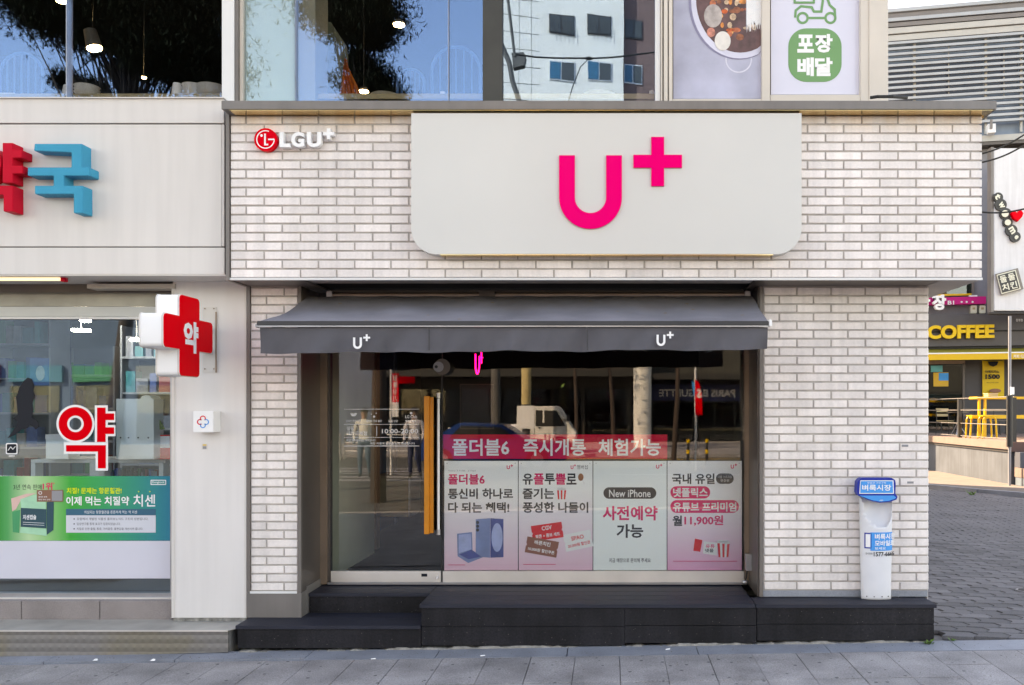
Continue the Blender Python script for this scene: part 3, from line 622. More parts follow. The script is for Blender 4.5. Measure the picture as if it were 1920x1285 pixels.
box('shaft', mat('brown_wood',(.22,.13,.06),.6,var=.2), X(693,8.6), X(706,8.6), 8.6, 8.72, zd+.006, 2.6, pw)
tv = thing('wall_screen', P(893,805,8.8), 'black wall screen seen through the shop window', 'screen')
pbox('panel', 'blackm', 864, 924, 722, 803, 8.8, .05, tv, .004); pbox('bezel', 'jamb', 862, 926, 720, 805, 8.856, .01, tv)
nn = thing('neon_sign', P(898,700,8.2), 'glowing magenta neon letter mark hanging inside the window', 'neon sign')
Yn = 8.2; MB().tube([P(891.5,664,Yn), P(891.8,690,Yn), P(893,698,Yn), P(895,702,Yn), P(897,698,Yn), P(898.5,690,Yn), P(899,668,Yn)], .007).build('letter', 'neon', nn)
MB().tube([P(902.5,661,Yn), P(902.5,682,Yn)], .007).build('plus_mark', 'neon', nn); MB().tube([P(900,671,Yn-.01), P(905,671,Yn+.02)], .006).build('plus_mark', 'neon', nn)
MB().tube([P(893,664,Yn), Vector((P(893,664,Yn).x, Yn, 2.62))], .002).build('hanging_wire', 'rubber', nn)

# ---------------------------------------------------------------- black deck and steps
dk = thing('entrance_deck', (X(1270,6.3), 6.3, .02), 'black composite deck platform and steps along the shopfront', 'deck')
YK = 6.2; pxl, pxr = -1.336, 2.285
def boards_top(x0, x1, y0, y1, z, n):
    w = (y1-y0)/n
    for k in range(n): box('plank', 'boardt', x0, x1, y0+w*k+(.002 if k else 0), y0+w*(k+1)-.002, z-.025, z, dk, .0015)
boards_top(pxl-.012, 1.02, YK-.012, YG+.06, zd, 5)
boards_top(1.024, pxr+.012, YK-.012, YP-.012, zd, 2)
boards_top(xjl+.008, pxl-.016, 6.57, YG+.06, zd, 2)
def skirt(x0, x1, y, z1, n, zoff=.02):
    zb0 = gz((x0+x1)/2, 6.2)+zoff; w = (z1-zb0)/n
    for k in range(n): box('plank', 'board', x0+.001, x1-.001, y, y+.02, zb0+w*k+(.0015 if k else 0), zb0+w*(k+1)-.0015, dk, .0015)
skirt(pxl, .1, YK, zd-.027, 2); skirt(.1, 1.03, YK, zd-.027, 2); skirt(1.033, pxr, YK+.004, zd-.027, 2)
box('plank', 'board', pxr-.02, pxr-.0005, YK+.026, YP-.02, .05, zd-.027, dk)
box('plank', 'board', pxr-.021, pxr-.001, YK+.026, 6.9, .05, zd-.03, dk)
box('plank', 'board', pxl-.002, pxl+.018, YK+.022, 6.575, .06, zd-.028, dk)
skirt(-2.635, pxl-.003, YK+.001, .126, 1, .022)
boards_top(-2.645, pxl-.004, YK-.010, 6.60, .153, 2)
box('plank', 'board', -2.635, -2.617, YK+.022, 6.42, -.01, .126, dk)
box('plank', 'board', xjl+.012, pxl-.018, 6.58, 6.6, .155, zd-.027, dk)
box('riser_end', 'board', xjl+.010, xjl+.028, 6.602, YG-.05, .155, zd-.027, dk)
cr = MB(); xx = -2.62; hq = .012; yq = .01
while xx < 2.29:
    w = random.uniform(.012, .04); h0, y0 = hq, yq; hq = max(.000, min(.02, hq+random.gauss(0,.005))); yq = max(.002, min(.02, yq+random.gauss(0,.004))); q = gz(xx,6.2)
    cr.hexa([(xx,YK-y0,q-.006),(xx+w,YK-yq,q-.006),(xx+w,YK+.05,q-.006),(xx,YK+.05,q-.006),(xx,YK-y0*.4,q+h0),(xx+w,YK-yq*.4,q+hq),(xx+w,YK+.05,q+hq),(xx,YK+.05,q+h0)]); xx += w
tag(cr.build('mortar_crust', 'cement'), 'crumbling pale cement line along the foot of the black deck', 'cement', kind='stuff')
# weeds
def weed(name, px, py, Y, label, n=22, r=.05):
    o = P(px, py, Y); b = MB(); o.z = gz(o.x, o.y)
    for k in range(n):
        a = random.uniform(0, 6.28); l = random.uniform(.4, 1)*r; d = Vector((math.cos(a), math.sin(a)*.6, random.uniform(.3,1.0)))*l; s_ = Vector((-math.sin(a), math.cos(a), 0))*l*.18
        q = o+Vector((random.uniform(-r,r)*.4, random.uniform(-r,r)*.2, 0)); b.add([q, q+d*.6+s_, q+d, q+d*.6-s_], [(0,1,2,3)])
    tag(b.build(name, 'leaf'), label, 'weed')
weed('weed_tuft', 1743, 1212, 6.15, 'small green weed sprouting at the right corner of the black deck')
weed('weed_tuft', 1785, 1207, 6.22, 'tiny green weed between paving stones beside the deck corner', 14, .035)
weed('weed_tuft', 1822, 930, 19.5, 'bright weed tuft on the sunlit kerb across the alley', 24, .13)
for px, py, s_ in ((286,1242,'small white crumpled scrap of paper on the pavement by the metal step'), (178,1240,'tiny pale litter flake on the pavement left of the crumpled paper')):
    Y = (H-gz(-3.5,6))*F/(py-CY); q = P(px, py, Y); q.z = gz(q.x, q.y)+.004
    tag(MB().add([q+Vector(v) for v in ((-.018,0,0),(.02,-.004,.002),(.014,.012,.010),(-.01,.014,.004),(.002,.004,.014))], [(0,1,4),(1,2,4),(2,3,4),(3,0,4)]).build('paper_scrap', 'whitel'), s_, 'litter')

gr = MB(); rg = random.Random(5)
for k in range(900):
    x, y = rg.uniform(-4.5,4), rg.choice((rg.uniform(5.3,6.2), rg.gauss(6.13,.04))); y = min(y, 6.19); z = gz(x,y)+.0006; r = rg.uniform(.0012,.005); a = rg.uniform(0,3)
    if x < -2.65 and y > 6.15: continue
    gr.add([(x+r*math.cos(a),y+r*math.sin(a),z),(x+r*math.cos(a+2.1),y+r*math.sin(a+2.1),z),(x+r*math.cos(a+4.2),y+r*math.sin(a+4.2),z),(x,y,z+r*.8)], [(0,1,3),(1,2,3),(2,0,3)])
tag(gr.build('grit', mat('grit_brown',(.16,.13,.10),.9,var=.6,vs=60)), 'loose grit and crumbs scattered on the pavement along the steps', 'grit', kind='stuff')
for k, (px, py, lab) in enumerate(((905,1226,'thin white cigarette end on the gutter strip left of centre'),(1252,1219,'thin white cigarette end on the gutter strip under the window'),(700,1229,'short pale stick on the pavement below the lower step'))):
    Y = 1.665*F/(py-CY); q = P(px,py,Y); q.z = gz(q.x,q.y)+.005; tag(MB().cyl(q-Vector((.014,.006,0)), q+Vector((.014,.006,0)), .004, n=8).build('cigarette_end', 'whitel'), lab, 'litter')

# ---------------------------------------------------------------- newspaper rack
YR = 6.33; nr = thing('newspaper_rack', (X(1647,YR), YR+.1, zd), 'white tube newspaper rack with blue header on the deck end', 'newspaper rack')
n = 40; K = 46; cxr = X(1646.5,YR); zt_r = Z(935,YR); vs = []; rr = []
ctr = Vector((cxr, YR+.052, 0))
for k in range(K+1):
    t = k/K; z = zd+.002+(zt_r-zd)*t; r = .108+.012*t; ox = -.002*t
    for i in range(n):
        a = 2*math.pi*i/n; vs.append((ctr.x+ox+r*math.cos(a), ctr.y+r*math.sin(a)*.48, z))
fs = []
cutz = Z(990,YR)
for k in range(K):
    for i in range(n):
        am = 2*math.pi*(i+.5)/n; zm = zd+(zt_r-zd)*(k+.5)/K
        off = math.atan2(math.sin(am-math.radians(283)), math.cos(am-math.radians(283)))/math.radians(72)
        if abs(off) < 1 and zm > cutz+(zt_r-cutz)*(1-math.sqrt(max(0, 1-off*off)))*1.0: continue
        fs.append((k*n+i, k*n+(i+1)%n, (k+1)*n+(i+1)%n, (k+1)*n+i))
tb = MB().add(vs, fs); tb = tb.build('tube', 'plastic', nr, smooth=True)
md = tb.modifiers.new('thick', 'SOLIDIFY'); md.thickness = .004; md.offset = -1
b = MB(); vs = []
for k in range(9):
    t = k/8; z = cutz-.03+(zt_r-cutz+.03)*t
    for i in range(21):
        q = math.cos(math.radians(180+180*i/20)); back = ctr.y+.040-.036*q*q; frt = ctr.y-.050*math.sqrt(max(0,1-q*q)); w_ = min(1, t*1.5)**.6
        vs.append((ctr.x+.113*q, frt+(back-frt)*w_, z))
b.add(vs, [(k*21+i, k*21+i+1, (k+1)*21+i+1, (k+1)*21+i) for k in range(8) for i in range(20)]); b.build('inner_scoop', 'plastic', nr, smooth=True)
MB().cyl((ctr.x, ctr.y, zd+.001), (ctr.x, ctr.y, zd+.004), .05, n=30).build('base_plate', 'steelp', nr)
for k in range(4):
    a = math.radians(225+30*k); MB().cyl((ctr.x+.106*math.cos(a), ctr.y+.049*math.sin(a), zd+.025), (ctr.x+.112*math.cos(a), ctr.y+.056*math.sin(a), zd+.025), .004, n=8).build('rivet', 'blackm', nr)
Yh = YR-.03
hd = MB().prism(ppoly([(1612,899),(1616,896.5),(1672,896.5),(1678,900),(1679.5,906),(1679,926),(1683,932),(1681,937),(1668,941.5),(1650,943),(1635,940),(1610,930),(1607,924),(1608,904)], Yh), Yh, Yh+.075).build('header', 'navy', nr)
flat('header_rim', 'whitel', [(1613,901),(1675,901),(1676,926),(1611,926)], Yh-.0005, nr, .003)
flat('header_face', 'blue', [(1614,902.5),(1673.5,902.5),(1674.5,924.5),(1613,924.5)], Yh-.0038, nr, .001)
flat('header_lip', 'blue', [(1611,929.5),(1676,929.5),(1680,933),(1678,935.5),(1666,939.5),(1650,941),(1636,938.5)], Yh-.0005, nr, .002)
ptext('벼룩시장', 1616.5, 1671, 909, 920.5, Yh-.006, 'whitep', nr, bold=.026); ptext('부동산 구인구직', 1626, 1661, 904, 907.5, Yh-.006, 'whitep', nr, bold=.004, res=1)
ptext('AD', 1649, 1656, 937.2, 939.6, Yh-.004, 'whitep', nr, bold=.01, res=1)
# label wrapped on the tube
def wrap(name, m, px0, px1, py0, py1, off=.0015, nseg=10):
    b = MB(); vs = []
    for i in range(nseg+1):
        x = X(px0+(px1-px0)*i/nseg, YR); zmid = Z((py0+py1)/2, YR); r = .108+.012*((zmid-zd)/(zt_r-zd))+off; c_ = (x-ctr.x)/r; c_ = max(-.99, min(.99, c_))
        yy = ctr.y-r*.48*math.sqrt(1-c_*c_)-.0006
        vs += [(x, yy, Z(py1,YR)), (x, yy, Z(py0,YR))]
    b.add(vs, [(2*i,2*i+2,2*i+3,2*i+1) for i in range(nseg)]); return b.build(name, m, nr)
def wrap_text(s_, px0, px1, py0, py1, m, bold, off=.003):
    c0 = P((px0+px1)/2, (py0+py1)/2, YR); r = .108+.012*((c0.z-zd)/(zt_r-zd))+off
    def post(q):
        c_ = max(-.985, min(.985, (q.x+c0.x-ctr.x)/r)); return Vector((q.x, ctr.y-r*.48*math.sqrt(1-c_*c_)-.001-YR, q.z))
    ptext(s_, px0, px1, py0, py1, YR, m, nr, bold=bold, post=post)
wrap('label', 'blue', 1632, 1676, 998.5, 1033); wrap('label', 'navy', 1622, 1634, 999.5, 1029, .0012); wrap('label', 'whitel', 1624, 1632, 1002, 1026.5, .0022)
wrap_text('벼룩시장', 1640, 1682, 1001, 1012, 'whitep', .022); wrap_text('모바일로', 1640, 1680, 1013.5, 1024, 'whitep', .022); wrap_text('보세요', 1640, 1661, 1025.5, 1031, 'whitep', .01)
wrap_text('1577-6666', 1638, 1680, 1035, 1043.5, 'blackp', .022); wrap_text('문의전화', 1624, 1636, 1036.5, 1040.5, 'blackp', .004)

# ---------------------------------------------------------------- pharmacy
YH = 6.15
pf = thing('pharmacy_fascia', (X(200,YH), YH, Z(515,YH)), 'off white panelled fascia above the pharmacy window', 'fascia')
xf0, xf1 = X(-420,YH), X(421,YH)
box('top_panel', 'pf', xf0, xf1-.002, YH-.006, YH+.3, Z(231.5,YH), Z(186,YH), pf, .002)
box('ledge', 'pf', xf0, xf1, YH-.02, YH+.44, Z(186,YH)+.0005, Z(184,YH), pf)
box('backing', 'joint', xf0, xf1-.01, YH+.01, YH+.3, Z(515,YH)+.002, Z(186,YH)-.002, pf)
box('main_panel', 'pf', xf0, X(415.5,YH), YH, YH+.009, Z(462.5,YH), Z(233.5,YH), pf, .002)
box('main_panel', 'pf', X(416.5,YH), xf1, YH-.004, YH+.009, Z(462.5,YH), Z(233.5,YH), pf, .002)
box('lower_panel', 'pf', xf0, xf1, YH, YH+.009, Z(515,YH), Z(464.5,YH), pf, .002)
box('soffit', 'pf', xf0, xf1+.06, YH+.005, YH+.52, Z(515,YH)-.008, Z(515,YH)+.0005, pf)
box('header', 'jamb', xf0, X(325,6.5), 6.56, 6.60, Z(549,6.56), Z(515,YH)-.009, pf)
box('header', 'soffp', X(160,6.40), X(325,6.40), 6.42, 6.55, Z(541,6.42), Z(532.5,6.42), pf)
tl = thing('tube_lamp', P(60,522,6.2), 'thin fluorescent tube lamp tucked under the pharmacy fascia', 'lamp')
MB().cyl(P(-40,524,6.25), P(113,524,6.25), .011, n=12).build('tube', mat('lamp_tube_glass',(.8,.78,.68),.3,emis=(1,.9,.7),es=.2), tl); pbox('end_cap', 'dred', 113.5, 121, 520, 528, 6.23, .04, tl); pbox('tray', 'joint', -60, 124, 515.5, 519.5, 6.22, .06, tl)
# raised letters
def crop(pts): return [(a/7.1375, b_/7.1375+240) for a, b_ in pts]
YV = 6.04
lt = thing('raised_letter', P(115,405,YV), 'raised cyan block letter on the pharmacy fascia', 'letter', 'raised letters of the pharmacy sign')
MB().prism(ppoly(crop([(462,213),(1095,213),(1095,528),(1200,528),(1200,640),(855,640),(855,775),(1112,775),(1112,1140),(985,1140),(985,885),(465,885),(465,775),(715,775),(715,640),(370,640),(370,528),(955,528),(955,328),(452,305)]), YV), YV, YH+.002).build('body', 'cyan', lt, bevel=.003)
lt2 = thing('raised_letter', P(10,405,YV), 'raised red block letter cut by the frame edge on pharmacy fascia', 'letter', 'raised letters of the pharmacy sign')
MB().prism(ppoly(crop([(32,200),(170,200),(170,295),(293,295),(293,400),(170,400),(170,505),(303,505),(303,610),(170,610),(170,735),(32,735)]), YV), YV, YH+.002).build('stroke', 'dred', lt2, bevel=.003)
MB().prism(ppoly(crop([(-330,772),(172,772),(172,1118),(44,1118),(44,895),(-330,895)]), YV), YV, YH+.002).build('stroke', 'dred', lt2, bevel=.003)
MB().ring(X(-33.5,YV), Z(306,YV), 35/F*YV, 19/F*YV, YV, YH+.002).build('ring', 'dred', lt2)
# column
pc = thing('pharmacy_column', (X(394,YP), YP+.1, .123), 'plain white panelled column at the right end of the pharmacy', 'column')
box('body', 'pcol', X(324,YP), X(463,YP)-.002, YP, YP+.35, .150, Z(527,YP), pc, .003)
box('chipped_foot', 'pcold', X(325,YP), X(463,YP)-.004, YP+.004, YP+.34, .124, .1495, pc)
box('corner_strip', 'pf', X(323,YP)-.004, X(328,YP), YP-.004, YP+.002, .15, Z(532,YP), pc); box('corner_strip', 'pf', X(458,YP), X(463,YP)-.003, YP-.003, YP+.002, .15, Z(532,YP), pc)
st = thing('small_sticker', P(383,840,YP), 'tiny grey and yellow sticker on the white column', 'sticker'); pbox('film', 'pf', 378, 389, 832.5, 843.5, YP-.0012, .0008, st); pbox('print', 'yellow', 380, 387, 833.5, 836, YP-.0018, .0005, st); pbox('print', 'greyp', 380, 387, 837, 842, YP-.0018, .0005, st)
# box with clover emblem
bx = thing('emblem_box', P(385,812,6.33), 'small white box with red and blue clover outline on the column', 'box')
YB = 6.32; pbox('case', 'whitel', 362, 400, 771, 811, YB, YP-YB-.001, bx, .003)
for (a, b_, m, a0, a1) in ((380.5,785,'red',-40,220),(375,791.5,'red',50,310),(386.5,791.5,'blue',-130,130),(380.5,797.5,'blue',140,400)):
    MB().prism(arc(X(a,YB), Z(b_,YB), 4.6/F*YB, a0, a1, YB, 1.7/F*YB, 14), YB-.002, YB-.0002).build('clover_lobe', m, bx)
MB().tube([P(417,771,YP-.003), P(424,1100,YP-.003)][:1]+[P(417,772,YP-.003)], .001).build('cable_stub', 'pf', bx) if False else None
# projecting cross sign
xc = -2.861; th = .157
cs = thing('cross_sign', (xc-th/2, 6.35, Z(640,6)), 'projecting red and white cross sign on the white column', 'sign')
def yat(px): return -xc*F/(CX-px)
ya, yb, yc_, yd_ = yat(306), yat(336), yat(372.5), yat(397)
ym = yat(346); zc = lambda py: Z(py, ym)
z0, z1, z2, z3 = zc(705.5), zc(656), zc(595), zc(554.5)
def rcross(e, r):
    Y0, Y1, Y2, Y3 = ya-e, yb-e, yc_+e, yd_+e; Z0, Z1, Z2, Z3 = z0-e, z1-e, z2+e, z3+e; o = []
    def cor(cy, cz, a): o.extend([(cy+r*math.cos(math.radians(a+18*k)), cz+r*math.sin(math.radians(a+18*k))) for k in range(6)])
    cor(Y2-r, Z3-r, 0); cor(Y1+r, Z3-r, 90); o.append((Y1, Z2)); cor(Y0+r, Z2-r, 90); cor(Y0+r, Z1+r, 180); o.append((Y1, Z1)); cor(Y1+r, Z0+r, 180); cor(Y2-r, Z0+r, 270)
    o.append((Y2, Z1)); cor(Y3-r, Z1+r, 270); cor(Y3-r, Z2-r, 0); o.append((Y2, Z2)); return o[::-1]
MB().prism_ax(rcross(0,.03), (xc-th,0,0), (0,1,0), (0,0,1), (th,0,0)).build('casing', 'whitel', cs, smooth=True, sharp=35)
MB().prism_ax(rcross(.004,.03), (xc-.010,0,0), (0,1,0), (0,0,1), (.008,0,0)).build('rim', 'pf', cs, smooth=True, sharp=35)
MB().prism_ax(rcross(-.001,.03), (xc+.0005,0,0), (0,1,0), (0,0,1), (.006,0,0)).build('face', 'redp', cs, label='red face of the cross')
MB().prism_ax(rcross(.004,.03), (xc-th+.004,0,0), (0,1,0), (0,0,1), (.006,0,0)).build('rim', 'pf', cs, smooth=True, sharp=35)
text('약', (xc+.0075, (yat(339)+yat(373))/2, zc(631)), (0,1,0), (0,0,1), .21, (60)/F*ym, 'whitep', cs, bold=.045)
pbox('wall_plate', 'pf', 380, 406, 576, 699, YP-.006, .0055, cs)
pbox('wall_plate_rim', 'bronze', 403.5, 406, 585, 699, YP-.012, .0055, cs)
for z_ in (zc(606), zc(650)): box('bracket', 'framew', xc-.11, xc-.05, yd_-.01, YP-.007, z_-.015, z_+.015, cs)
for a in (384, 401):
    for b_ in (579, 692): MB().cyl(P(a,b_,YP-.014), P(a,b_,YP-.0065), .005, n=8).build('bolt', 'bronze', cs)
# pharmacy glazing
YW = 6.62; zs = .26
pw = thing('pharmacy_window', (X(100,YW), YW, zs), 'wide pharmacy shop window with transom and steel sill', 'window')
pbox('pane', 'glass_ph', -300, 322, 600, 1112, YW, .008, pw); pbox('transom_pane', mat('frosted_transom',(.42,.40,.33),.25,var=.35,vs=2.5), -300, 322, 549, 575, YW, .01, pw)
pbox('transom_film', mat('pale_film',(.55,.57,.56),.3,var=.1), -300, 322, 575.5, 594, YW-.001, .01, pw)
pbox('transom_bar', 'framew', -300, 323, 594.5, 598.5, YW-.02, .05, pw); pbox('sill_rail', 'steelp', -300, 323, 1112.5, 1121, YW-.03, .06, pw); pbox('sill_rail', 'steel', -300, 323, 1121.5, 1127, YW-.05, .09, pw)
pbox('side_post', 'steelp', 319, 324, 598, 1112, YW-.005, .04, pw)
box('side_return', 'pcol', X(300,YW)-.9, X(300,YW)-.89, 8, 8.01, 1, 1.01, pw) if False else None
YX = YW-.002
wf = thing('window_film', P(160,1085,YX), 'plain white film along the bottom of the pharmacy window', 'film'); pbox('film', mat('lilac_white_film',(.60,.60,.68),.35,var=.03), -300, 321.5, 1014.5, 1085, YX, .0015, wf)
gb = thing('window_banner', P(160,1014,YX), 'green medicine banner with product box and Korean text on the pharmacy window', 'banner')
GR = lambda *s: s
gbm = grad('green_teal_print', [(0,(.0,.26,.05)),(.06,(.05,.35,.12)),(.18,(.42,.62,.36)),(.30,(.20,.50,.19)),(.42,(.0,.36,.06)),(.60,(.0,.33,.12)),(.8,(.0,.26,.20)),(1,(.0,.20,.30))], 0, X(-5,YX), X(322,YX))
pbox('sheet', gbm, -300, 321.5, 893, 1014, YX, .0015, gb)
Yt = YX-.0008
ptext('3년 연속 판매', 25, 78, 908.5, 918.5, Yt, 'blackp', gb, bold=.005); ptext('1위', 80, 98, 905, 919, Yt, 'pinkp', gb, bold=.02); ptext('*', 99, 102.5, 905, 909, Yt, 'pinkp', gb)
ylw = mat('lime_print',(.62,.72,.01),.5,var=0)
ptext('치질? 문제는 항문혈관!', 125, 228, 914.5, 926, Yt, ylw, gb, bold=.018); ptext('이제 먹는 치질약', 124, 242, 931, 948, Yt, 'whitep', gb, bold=.022); ptext('치센', 250, 291, 927.5, 950.5, Yt, 'whitep', gb, bold=.012)
for a in (260, 281): MB().prism(pell(a,922,1.2,1.2,Yt,8), Yt-.0006, Yt).build('accent_dot', ylw, gb)
tl_ = mat('teal_print',(.0,.10,.17),.5,var=0); flat('header_strip', tl_, [(124,954.5),(292,954.5),(292,966.5),(124,966.5)], Yt, gb, .0006); flat('text_box', mat('lilac_print',(.58,.60,.66),.5,var=0), [(124,966.5),(292,966.5),(292,999),(124,999)], Yt, gb, .0006)
ptext('의심되는 항문혈관을 튼튼하게 먹는 약 치센', 158, 257, 957.5, 963.5, Yt-.001, 'whitep', gb, bold=.004, res=1)
for k, (s_, w) in enumerate((('유럽에서 개발된 식물성 플라보노이드 구조의 성분입니다.',134),('임상연구를 통해 효과가 입증되었습니다.',82),('치질로 인한 출혈, 통증, 가려움증, 불편감을 개선시켜 줍니다.',124))):
    ptext(s_, 144, 144+w, 970.8+9.3*k, 975.8+9.3*k, Yt-.001, 'blackp', gb, bold=0, res=1); MB().prism(pell(139,973.3+9.3*k,1.3,1.3,Yt-.001,8), Yt-.0014, Yt-.001).build('bullet', 'blackp', gb)
MB().prism(rrect(X(282.5,Yt),X(311.5,Yt),Z(909.5,Yt),Z(900,Yt),.004,3), Yt-.0006, Yt).build('logo_frame', 'whitep', gb); flat('logo_back', mat('teal_logo',(.0,.24,.24),.5,var=0), [(284,901.5),(310,901.5),(310,908),(284,908)], Yt-.0007, gb, .0005)
ptext('Dongkook', 285.5, 308.5, 902.5, 907.3, Yt-.0015, 'whitep', gb, bold=.01, res=1)
gw = mat('pale_green_print',(.30,.62,.42),.5,var=.1,vs=20); gd = mat('dark_teal_print',(.0,.055,.08),.5,var=.1); gm = mat('mid_green_print',(.0,.30,.12),.5,var=.1); gpk = mat('pinkish_print',(.72,.45,.40),.5,var=.15)
flat('pack_side', gm, [(23,960),(38,956),(36,999.5),(24,998)], Yt, gb, .0006); flat('pack_top', gpk, [(21,935),(50,926),(68,925),(40,936),(30,955),(23,959)], Yt-.0001, gb, .0006)
flat('pack_top', gw, [(38,936),(70,927),(98,930),(86,941),(86,955),(40,953)], Yt-.0002, gb, .0006); flat('pack_face', gd, [(39,952.5),(87,955),(87,991),(39,988)], Yt-.0009, gb, .0006)
flat('pack_side', gd, [(87.5,942),(101,938),(100,994),(88,1003)], Yt-.0009, gb, .0006); flat('pack_face', gw, [(39,988.5),(87,991.5),(87.5,1005),(37,999)], Yt-.0012, gb, .0006)
ptext('치센캡슐', 43, 68, 965.5, 974.5, Yt-.002, 'whitep', gb, bold=.02); flat('pack_rule', 'whitep', [(43,979),(83,981),(83,981.7),(43,979.7)], Yt-.0016, gb, .0005); flat('pack_rule', 'whitep', [(43,983),(83,985),(83,985.6),(43,983.6)], Yt-.0016, gb, .0005)
sk = thing('brown_card', P(94,941,YX-.004), 'small brown search card stuck over the green banner', 'card'); pbox('card', mat('card_brown',(.24,.10,.06),.5,var=.05), 69, 118.5, 919, 941, YX-.004, .0008, sk)
pbox('blank_square', 'greyp', 97, 117, 920.5, 939.5, YX-.0050, .0008, sk) ; MB().ring(X(75.5,YX-.005), Z(924.5,YX-.005), 3.2/F*YX, 2.3/F*YX, YX-.0055, YX-.0045, 16).build('magnifier', 'whitep', sk); ptext('네이버 검색', 72, 88, 930.5, 933.5, YX-.0055, 'whitep', sk, bold=.01, res=1); ptext('약국 위치 안내', 72, 94, 935.5, 938.5, YX-.0055, 'whitep', sk, bold=.01, res=1)
# red letter decal with white outline
dl = thing('letter_decal', P(164,884,YX), 'large red Korean letter decal with white outline on pharmacy glass', 'decal')
for m, e, y_ in (('whitel', 4.2, YX), ('redp', 0, YX-.0016)):
    MB().ring(X(141.5,y_), Z(795,y_), (31.5+e)/F*y_, (15.5-e)/F*y_, y_-.0008, y_, 44).build('ring', m, dl)
    MB().prism(ppoly([(182-e,764.5-e),(198+e,764.5-e),(198+e,775.5-e),(214+e*.6,775.5-e),(214+e*.6,788+e),(198+e,788+e),(198+e,801.5-e),(214+e*.6,801.5-e),(214+e*.6,814+e),(198+e,814+e),(198+e,829),(182-e,829)], y_), y_-.0008, y_).build('stroke', m, dl)
    MB().prism(ppoly([(124-e,835-e*1.3),(198.5+e,835-e*1.3),(198.5+e,878.5+e),(183.5-e,878.5+e),(183.5-e,847+e),(124-e,847+e)], y_), y_-.0009, y_-.0001).build('stroke', m, dl)
tg = thing('square_decal', P(22,858,YX), 'small white line icon sticker low on the pharmacy glass', 'decal')
MB().prism(rrect(X(11,YX),X(33,YX),Z(852,YX),Z(831,YX),.012,5), YX-.0008, YX).build('frame', 'whitep', tg); MB().prism(rrect(X(13,YX),X(31,YX),Z(850,YX),Z(833,YX),.009,5), YX-.0015, YX-.0009).build('field', 'blackp', tg)
MB().tube([P(15,845,YX-.003),P(20,838,YX-.003),P(24,843,YX-.003),P(29,837,YX-.003)], .0025).build('icon_line', 'whitep', tg); ptext('ZERO', 16, 28, 853.5, 857, YX, 'whitep', tg, res=1)
br = thing('bird_silhouette', P(45,800,YX), 'black bird shaped silhouette decal at the left of pharmacy glass', 'decal')
flat('silhouette', 'blackp', [(52,708),(60,711),(64,722),(62,733),(66,742),(61,755),(62,770),(60,784),(71,790),(74,800),(67,806),(62,800),(55,797),(52,803),(40,806),(28,816),(14,822),(30,800),(33,790),(24,785),(33,778),(32,760),(30,745),(36,728),(44,715)], YX, br)
# pharmacy interior
pr = setting('pharmacy_room', (-5, 9, zs))
box('floor', mat('pale_floor',(.3,.3,.32),.5), -9, X(322,YW)+.1, YW+.05, 11, zs-.06, zs-.02, pr); box('wall', mat('teal_grey_wall',(.07,.12,.20),.7), -9, -2.6, 10.6, 10.7, zs, 3.6, pr)
box('ceiling', mat('blue_ceiling',(.06,.11,.19),.7), -9, -2.6, YW+.02, 10.6, 2.75, 2.8, pr); box('wall', mat('blue_wall',(.05,.14,.25),.7), -2.72, -2.62, YW+.06, 10.6, zs, 2.75, pr)
bc = [(.01,.06,.25),(.02,.16,.22),(.02,.2,.10),(.2,.24,.32),(.25,.04,.05),(.04,.10,.30),(.03,.09,.32),(.12,.16,.24),(.0,.2,.26),(.25,.26,.28)]
bms = [mat('pack_colour', c_, .5, var=.15, vs=20) for c_ in bc]
shb = mat('shelf_blue_grey',(.22,.27,.34),.5)
def shelf(px0, px1, Y, zs_, label):
    t = thing('medicine_shelf', P((px0+px1)/2, 900, Y), label, 'shelf'); x0, x1 = X(px0,Y), X(px1,Y)
    box('back_panel', mat('shelf_grey',(.08,.12,.20),.6), x0, x1, Y+.32, Y+.34, zs, zs_[-1]+.3, t)
    for x in (x0, x1-.02): box('side_panel', shb, x, x+.02, Y, Y+.318, zs, zs_[-1]+.3, t)
    for z_ in zs_:
        box('shelf_board', shb, x0+.022, x1-.022, Y, Y+.318, z_-.02, z_, t); x = x0+.04
        while x < x1-.14:
            w = random.uniform(.05,.13); h = random.uniform(.09,.24); box('medicine_pack', random.choice(bms), x, x+w, Y+.03, Y+.16, z_+.001, z_+h, t); x += w+random.uniform(.004,.03)
shelf(-20, 95, 8.9, (.6,.95,1.3,1.65,2.0,2.35), 'tall grey shelf of coloured packs at the left inside the pharmacy'); shelf(100, 215, 9.3, (.6,1.0,1.35,1.7,2.05), 'shelf of packs behind the red letter decal in the pharmacy'); shelf(225, 330, 8.6, (.6,1.15,1.5,1.85,2.2), 'blue and green pack shelf behind the drawer unit in the pharmacy')
dc = thing('display_counter', P(210,900,7.1), 'white display counter with small goods behind the pharmacy glass', 'counter')
pbox('counter_top', 'framew', 58, 310, 862, 868, 7.0, .5, dc)
for a, b_ in ((58,66),(168,196),(298,306)): pbox('upright', 'framew', a, b_, 868.5, 960, 7.0, .1, dc)
pbox('inner_shelf', 'framew', 60, 300, 898, 902, 7.02, .4, dc)
for k in range(26): q = 200+k*3.6; pbox('small_goods', random.choice(bms+[M['dark']]*6), q, q+3, 877+random.random()*10, 897.5, 7.05+random.random()*.1, .04, dc)
du = thing('drawer_unit', P(262,860,7.0), 'tall pale grey cabinet back standing inside pharmacy window', 'cabinet')
lg_ = mat('pale_grey_board',(.78,.82,.80),.5,var=.04)
MB().prism(ppoly([(218,748),(263,748),(266,743),(273,741),(281,743),(284,748),(288,748),(288,861),(218,861)], 6.85), 6.85, 7.0).build('body', lg_, du)
for a in (226,241,259,278): MB().cyl(P(a,821,6.845), P(a,821,6.849), .006, n=8).build('knob', 'blackp', du)
